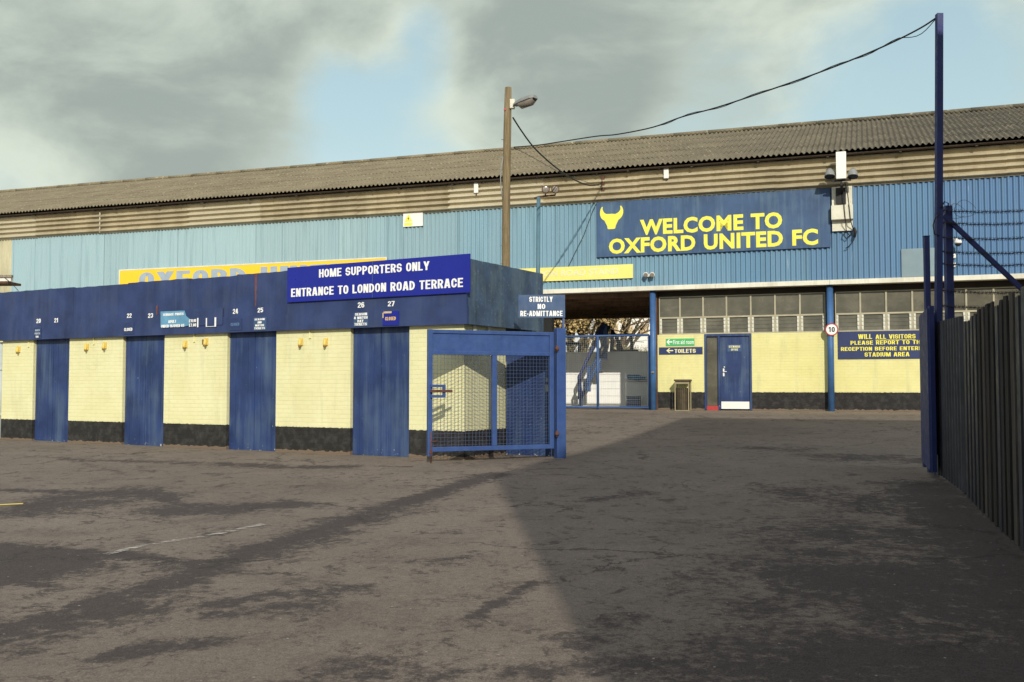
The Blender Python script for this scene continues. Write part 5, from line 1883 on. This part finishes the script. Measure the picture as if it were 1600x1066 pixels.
def in_plane(pts, A, Bv):
    """photo points projected into the vertical plane through two real points"""
    d = Vector((Bv.x - A.x, Bv.y - A.y, 0)).normalized()
    n = Vector((-d.y, d.x, 0))
    out = []
    for u, v in pts:
        r = pxdir(u, v)
        t = (A - EYE).dot(n) / r.dot(n)
        out.append(EYE + r * t)
    return out


def smooth(pts, k=5):
    out = []
    P_ = [pts[0]] + pts + [pts[-1]]
    for i in range(1, len(P_) - 2):
        a, b, c, d = P_[i - 1], P_[i], P_[i + 1], P_[i + 2]
        for j in range(k):
            t = j / k
            out.append(0.5 * ((2 * b) + (c - a) * t + (2 * a - 5 * b + 4 * c - d) * t * t + (3 * b - a - 3 * c + d) * t ** 3))
    out.append(pts[-1])
    return out


PC = upt(803, 230, 21.0)
cpts = in_plane([(1467, 25), (1440, 43), (1395, 66), (1340, 90), (1270, 117), (1190, 145), (1120, 168), (1065, 183), (1020, 199), (965, 210), (932, 213), (880, 221), (840, 227), (803, 230)], tp, PC)
cpts = smooth(cpts)
mb = MB(); mb.tube(cpts, .0115, 6)
# a second strand loosely twisted round it
tw = [p + Vector((0, 0, .022 * sin(i * .8) - (.07 * sin(pi * i / 9) if i < 9 else 0))) for i, p in enumerate(cpts)]
mb.tube(tw[:40], .006, 5)
o = mb.build('overhead_cable', 'cable')
tag(o, 'long black twisted cable sagging from the tall blue pole to the wooden pole', 'cable')
bk = SF.world(*[S(941, 288, CO + .22)[0], -CO - .22, S(941, 288, CO + .22)[1]])
c2 = in_plane([(801.5, 184), (815, 205), (832, 228), (850, 246), (870, 263), (890, 277), (908, 286), (922, 290), (934, 289), (941, 286)], upt(801, 184, 21.0), bk)
mb = MB(); mb.tube(smooth(c2), .018, 6)
tag(mb.build('service_cable', 'cable'), 'thick black cable drooping from the wooden pole to the rusty bracket', 'cable')
c3 = in_plane([(803, 231), (825, 242), (850, 256), (880, 272), (915, 284), (940, 292)], upt(803, 231, 21.0), bk)
mb = MB(); mb.tube(smooth(c3), .006, 5)
tag(mb.build('thin_wire', 'cable'), 'thin wire below the thick cable from the wooden pole to the stand', 'wire')
mb = MB()
mb.tube([SF.world(S(u, v, CO + .04)[0], -CO - .04, S(u, v, CO + .04)[1]) for (u, v) in ((940, 302), (926, 330), (912, 368), (897, 398), (888, 417))], .010, 5)
tag(mb.build('wall_cable', 'cable'), 'black cable running slantwise down the cladding left of the welcome board', 'cable')

# left-hand timber canopy edge
c0 = upt(-160, 430, 27.5); c1 = upt(19.5, 432, 27.5)
t = thing('timber_canopy', 'weathered grey timber canopy edge at the far left behind the turnstile block', 'canopy', WORLD, (c0.x, 27.5, ground_z(c0.x, 27.5)))
mb = MB(); mb.bar((c0.x, 27.5, c1.z), (c1.x, 27.5, c1.z), .10, .07); mb.build('beam', 'old_wood', t)
mb = MB(); mb.box(c0.x, c1.x - .04, 27.49, 27.60, c1.z - .135, c1.z - .037); mb.build('fascia_board', 'far_white', t)
mb = MB(); mb.box(c0.x, c1.x - .10, 27.46, 28.2, c1.z - .20, c1.z - .137); mb.build('soffit', 'brown', t)
mb = MB(); mb.tube([(c1.x - .2, 27.45, c1.z - .03), (c1.x + .05, 27.4, c1.z - .22), (c1.x + .25, 27.35, c1.z - .42)], .008, 5); mb.build('wire', 'cable', t)
for xx in (c0.x + .3, c1.x - .5):
    mb = MB(); mb.box(xx - .05, xx + .05, 27.62, 27.72, ground_z(xx, 27.6) - .1, c1.z - .203); mb.build('post', 'old_wood', t)

# solid gate leaf, seen nearly edge-on
ga = gpt(1455, 742)
gY0, gY1 = 13.0, 14.6
gx0 = upt(1453, 600, gY0).x; gx1 = upt(1440, 600, gY1).x
t = thing('solid_gate', 'dark blue solid gate leaf seen edge-on at the end of the right fence', 'gate', WORLD, (gx0, gY0, ground_z(gx0, gY0)))
GG = Frame((gx0, gY0, ground_z(gx0, gY0)), atan2(gY1 - gY0, gx1 - gx0))
gL = Vector((gx1 - gx0, gY1 - gY0)).length
mb = MB()
zt_ = upt(1447, 487, 13.6).z - GG.o.z
for k in range(8):
    a_ = GG.world(gL * k / 8 + .004, -.02 - (.004 if k % 2 else 0), 0); b_ = GG.world(gL * (k + 1) / 8 - .002, .02, 0)
    c_ = [GG.world(gL * k / 8 + .004, -.02 - (.004 if k % 2 else 0), .10), GG.world(gL * (k + 1) / 8 - .002, -.02 - (.004 if k % 2 else 0), .10), GG.world(gL * (k + 1) / 8 - .002, .02, .10), GG.world(gL * k / 8 + .004, .02, .10)]
    dn = [p + Vector((0, 0, zt_ - .10)) for p in c_]
    mb.add(c_ + dn, [(3, 2, 1, 0), (4, 5, 6, 7), (0, 1, 5, 4), (1, 2, 6, 5), (2, 3, 7, 6), (3, 0, 4, 7)])
mb.build('panel', 'dark_blue', t)
for q, h in ((0.02, .08), (gL - .02, .0)):
    mb = MB()
    p = GG.world(q, -.03, 0)
    mb.bar(p + Vector((0, 0, h - .0)), p + Vector((0, 0, zt_ + .03)), .06, .06)
    mb.build('stile', 'dark_blue', t)
mb = MB(); p = GG.world(.02, -.07, 0); mb.tube([p + Vector((0, 0, .30)), p + Vector((0, 0, -.02))], .012, 6); mb.build('drop_bolt', 'metal_grey', t)
# gate post behind it
gp = upt(1447.5, 370, 13.7)
t = thing('steel_post', 'plain dark blue steel post rising above the solid gate leaf', 'post', WORLD, (gp.x, 13.7, ground_z(gp.x, 13.7)))
mb = MB(); mb.bevbox(gp.x - .035, gp.x + .035, 13.67, 13.74, ground_z(gp.x, 13.7) - .1, gp.z, .005); mb.build('post', 'dark_blue', t)
mb = MB(); mb.bevbox(gp.x - .04, gp.x + .04, 13.665, 13.745, gp.z + .001, gp.z + .012, .004); mb.build('cap', 'dark_blue', t)
# barbed wire post with brace
bp = upt(1480.5, 322, 13.9)
t = thing('barbed_wire_post', 'dark post with slanting brace holding barbed wire at the right fence', 'post', WORLD, (bp.x, 13.9, ground_z(bp.x, 13.9)))
mb = MB(); mb.bevbox(bp.x - .05, bp.x + .05, 13.85, 13.95, ground_z(bp.x, 13.9) - .1, bp.z, .006); mb.build('post', 'dark_blue', t)
mb = MB(); b0 = upt(1474, 336, 13.84); b1 = upt(1600, 455, 13.84); mb.bar(b0, b1, .05, .06); mb.build('brace', 'dark_blue', t)
mb = MB(); p = upt(1640, 330, 13.9); mb.bevbox(p.x - .05, p.x + .05, 13.85, 13.95, ground_z(p.x, 13.9) - .1, p.z, .006); mb.build('post', 'dark_blue', t)
# strands
for i, (v0, v1) in enumerate(((328, 326), (347, 346), (370, 369), (392, 392), (411, 411), (453, 454), (477, 476))):
    a = upt(1468, v0 + 1, 13.80); b = upt(1638, v1, 13.84)
    mb = MB()
    pts = [a.lerp(b, k / 14) + Vector((0, 0, -.035 * sin(pi * k / 14) + .006 * sin(k * 2.3 + i))) for k in range(15)]
    mb.tube(pts, .0065, 5)
    for k in range(1, 28):
        p = a.lerp(b, k / 28) + Vector((0, 0, -.035 * sin(pi * k / 28)))
        mb.tube([p + Vector((-.012, 0, .03)), p + Vector((.012, 0, -.03))], .004, 4)
        mb.tube([p + Vector((.014, -.02, .022)), p + Vector((-.014, .02, -.022))], .004, 4)
    o = mb.build('barbed_wire', 'wire')
    ordn = ('topmost', 'second from top', 'third from top', 'fourth from top', 'fifth from top', 'second lowest', 'lowest')[i]
    tag(o, ordn + ' strand of barbed wire running right from the dark braced post', 'barbed wire', 'barbed wire strands')
# loose coils of wire above
mb = MB()
for (u, v, r) in ((1494, 330, .13), (1508, 326, .15)):
    c = upt(u, v, 13.82)
    pts = [c + Vector((r * cos(a) , .05 * sin(2 * a), r * .8 * sin(a))) for a in [pi * k / 8 for k in range(0, 15)]]
    mb.tube(pts, .003, 4)
tag(mb.build('wire_coil', 'wire'), 'loose tangled wire coils around the top of the braced post', 'wire')

# corrugated sheet and board fence
FA = Vector((upt(1461, 600, 13.45).x, 13.45)); FBv = Vector((upt(1506, 600, 11.5).x, 11.5))
d = FBv - FA
t = thing('sheet_fence', 'dark corrugated sheet fence panel between the blue pole and the boards', 'fence', WORLD, (FA.x, FA.y, ground_z(FA.x, FA.y)))
mb = MB()
n = 88
nrm = Vector((d.y, -d.x)).normalized()
vs = []
for i in range(n + 1):
    p = FA + d * i / n
    o_ = .018 * max(-1, min(1, 1.6 * sin(2 * pi * i / 8)))
    zt2 = upt(1461 + 45 * i / n, 505 - 11 * i / n, p.y).z
    zg_ = ground_z(p.x, p.y)
    vs += [(p.x + nrm.x * o_, p.y + nrm.y * o_, zg_ + .02), (p.x + nrm.x * o_, p.y + nrm.y * o_, zt2)]
mb.add(vs, [(2 * i, 2 * i + 2, 2 * i + 3, 2 * i + 1) for i in range(n)])
mb.build('sheet', 'fence_sheet', t, fix=False)
mb = MB()
a = Vector((FA.x + .04, FA.y + .03, upt(1461, 507, FA.y).z)); b = Vector((FBv.x + .04, FBv.y + .03, upt(1506, 496, FBv.y).z))
mb.bar(a + Vector((0.03, 0, -.1)), b + Vector((0.03, 0, -.1)), .06, .09)
mb.bar(Vector((a.x + .03, a.y, .9)), Vector((b.x + .03, b.y, .75)), .06, .09)
mb.build('rail', 'fence_wood', t)
for k in (0.0, 0.97):
    p = FA + d * k
    mb = MB(); mb.box(p.x + .03, p.x + .13, p.y - .02, p.y + .08, ground_z(p.x, p.y) - .1, upt(1480, 503, p.y).z - .02); mb.build('post', 'fence_wood', t)

NA = Vector((upt(1507, 600, 11.35).x, 11.35)); NB = Vector((2.6, 3.0))
d = NB - NA
t = thing('board_fence', 'dark close boarded fence with uneven board tops in the shade at the right edge', 'fence', WORLD, (NA.x, NA.y, ground_z(NA.x, NA.y)))
dl = d.length; dn = d / dl
nrm = Vector((-dn.y, dn.x))
rng = random.Random(3)
mbs = MB()
pos = 0.0
bi = 0
while pos < dl - .1:
    wd = rng.uniform(.11, .15)
    p = NA + dn * pos; q = NA + dn * (pos + wd + .016)
    sh = .022 if bi % 2 else 0.0
    top = 2.31 + rng.uniform(-.03, .05) + (0.0 if pos > .5 else -.04)
    z0 = ground_z(p.x, p.y) + .01
    if bi < 100:
        mb = MB()
    th = .02
    P1 = p + nrm * sh; Q1 = q + nrm * sh; P2 = P1 + nrm * th; Q2 = Q1 + nrm * th
    tl2 = top + rng.uniform(-.015, .015)
    mb.add([(P1.x, P1.y, z0), (Q1.x, Q1.y, z0), (Q2.x, Q2.y, z0), (P2.x, P2.y, z0), (P1.x, P1.y, top), (Q1.x, Q1.y, tl2), (Q2.x, Q2.y, tl2), (P2.x, P2.y, top)],
           [(3, 2, 1, 0), (4, 5, 6, 7), (0, 1, 5, 4), (1, 2, 6, 5), (2, 3, 7, 6), (3, 0, 4, 7)])
    if bi < 100:
        mb.build('board', rng.choice(('fence_wood', 'fence_wood', 'fence_wood_pale', 'fence_sheet')), t)
    pos += wd
    bi += 1
mb = MB()
for zz in (.6, 1.9):
    a = NA - nrm * -.07; b = NB - nrm * -.07
    mb.bar((a.x + .0, a.y, zz + .1), (b.x + .0, b.y, zz), .05, .08)
mb.build('rail', 'fence_wood', t)

# the building outside the picture on the right whose roof line shades the tarmac
tipA = gpt(772, 744)
tipB = gpt(1068, 653)
tipC = gpt(1440, 657)
HB = 10.6
sl = tan(SUN_EL)
A_ = tipA - SUN_DIR * ((HB - tipA.z) / sl)
B_ = tipB - SUN_DIR * ((HB - tipB.z) / sl)
C_ = B_ + (tipC - tipB).normalized() * 26
C_.z = B_.z
D_ = A_ + (C_ - B_)
t = thing('neighbour_building', 'tall plain brick building standing outside the right of the picture behind the fence', 'building', WORLD, (B_.x, B_.y, 0))
mb = MB()
ring = [A_, B_, C_, D_]
vs = [(p.x, p.y, -.2) for p in ring] + [(p.x, p.y, HB) for p in ring]
mb.add(vs, [(3, 2, 1, 0), (4, 5, 6, 7), (0, 1, 5, 4), (1, 2, 6, 5), (2, 3, 7, 6), (3, 0, 4, 7)])
mb.build('wall', 'red_brick', t)

# ---------------------------------------------------------------- trees and houses beyond the passage


def leaf_cloud(mb, c, rx, rz, n, size, rng):
    for _ in range(n):
        while True:
            p = Vector((rng.uniform(-1, 1), rng.uniform(-1, 1), rng.uniform(-1, 1)))
            if p.length < 1: break
        q = c + Vector((p.x * rx, p.y * rx, p.z * rz))
        a = Vector((rng.gauss(0, 1), rng.gauss(0, 1), rng.gauss(0, 1))).normalized()
        b = a.cross(Vector((rng.gauss(0, 1), rng.gauss(0, 1), rng.gauss(0, 1)))).normalized()
        s = size * rng.uniform(.5, 1.3)
        mb.add([q - a * s, q + b * s * .5, q + a * s, q - b * s * .5], [(0, 1, 2, 3)])


def tree(u, Y, h, spread, leafm, label, seed, dens=1.0, group='trees beyond the passage'):
    rng = random.Random(seed)
    p = upt(u, 600, Y)
    z0 = .5
    t = thing('tree', label, 'tree', WORLD, (p.x, Y, z0), group)
    tr = MB()
    base = Vector((p.x, Y, z0))
    tips = []
    tr.tube([base + Vector((.1 * sin(k * 1.3 + seed), 0, h * .5 * k / 4)) for k in range(5)], .028 * h, 8, r2=.016 * h)
    top = base + Vector((.1 * sin(4 * 1.3 + seed), 0, h * .5))
    for i in range(13):
        a = rng.uniform(0, 2 * pi)
        st_ = base.lerp(top, rng.uniform(.35, 1.0))
        e = st_ + Vector((cos(a) * spread * rng.uniform(.35, .9), sin(a) * spread * rng.uniform(.35, .9), h * rng.uniform(.18, .5)))
        mid = st_.lerp(e, .5) + Vector((0, 0, .05 * h))
        tr.tube([st_, mid, e], .011 * h, 5, r2=.003 * h)
        tips.append(e); tips.append(mid)
        for k in range(5):
            s2 = mid.lerp(e, rng.uniform(0, 1))
            e2 = s2 + Vector((rng.gauss(0, .3) * spread, rng.gauss(0, .3) * spread, rng.uniform(.0, .22) * h))
            tr.tube([s2, e2], .004 * h, 4, r2=.0012 * h)
            tips.append(e2)
            for kk in range(3):
                e3 = e2 + Vector((rng.gauss(0, .14) * spread, rng.gauss(0, .14) * spread, rng.uniform(-.02, .12) * h))
                tr.tube([s2.lerp(e2, rng.uniform(.3, 1)), e3], .0018 * h, 3, r2=.0008 * h)
    tr.build('trunk', 'bark', t, fix=False)
    cr = MB()
    for c in tips:
        leaf_cloud(cr, c, spread * .24, h * .08, int(70 * dens), .0095 * h, rng)
    cr.build('crown', leafm, t, fix=False)


tree(893, 62, 11.5, 4.2, 'leaf_gold', 'golden leaved tree at the left side of the passage opening', 1, 1.3)
tree(914, 70, 13.0, 4.0, 'leaf_gold', 'tallest golden tree behind the stair handrail', 2, 1.2)
tree(944, 66, 11.0, 3.4, 'leaf_tan', 'tan thinly leaved tree right of the handrail top', 3, .40)
tree(972, 74, 10.5, 4.2, 'leaf_tan', 'almost bare tree against the bright sky above the box barrier', 4, .07)
tree(1012, 64, 3.3, 1.9, 'leaf_green', 'low dark green bushy tree beside the right blue column', 5, 1.6)
tree(868, 58, 10.0, 4.0, 'leaf_gold', 'golden tree half hidden by the gate post', 6, 1.2)
tree(850, 66, 12.0, 4.0, 'leaf_tan', 'tan tree behind the small re-admittance sign', 8, 1.0)
hg = MB()
rng = random.Random(9)
h0_ = upt(815, 600, 58).x; h1_ = upt(1060, 600, 58).x
for i in range(46):
    c = Vector((h0_ + (h1_ - h0_) * (i + .5) / 46, 58 + rng.uniform(-.5, .5), 2.1 + rng.uniform(-.2, .3)))
    leaf_cloud(hg, c, .55, 1.4 + rng.uniform(-.3, .5), 420, .07, rng)
t = thing('hedge', 'scrubby green brown hedge below the golden trees', 'hedge', WORLD, ((h0_ + h1_) / 2, 58, .5))
hg.build('foliage', 'leaf_green', t, fix=False)
mb = MB()
for i in range(30):
    x_ = h0_ + (h1_ - h0_) * (i + .5) / 30
    mb.tube([(x_, 58, .3), (x_ + rng.uniform(-.3, .3), 58 + rng.uniform(-.2, .2), 2.6)], .04, 5, r2=.015)
mb.build('stem', 'bark', t, fix=False)
# pale building far behind
a = upt(948, 519, 115); b = upt(1040, 496, 115)
t = thing('distant_building', 'far pale building seen through bare branches beyond the passage', 'building', WORLD, ((a.x + b.x) / 2, 115, 0))
mb = MB(); mb.box(a.x, b.x, 115, 123, 0, b.z); mb.build('wall', 'far_white', t)
mb = MB(); mb.prism([(a.x - .3, b.z + .002), (b.x + .3, b.z + .002), (b.x - 1, b.z + 1.2), (a.x + 1, b.z + 1.2)], 114.8, 123.2); mb.build('roof', 'pale_sheet', t)
for i in range(4):
    x_ = a.x + (b.x - a.x) * (i + .25) / 4
    mb = MB(); mb.box(x_, x_ + .9, 114.94, 114.99, b.z - 2.0, b.z - .8); mb.build('window', 'leaf_tan', t)
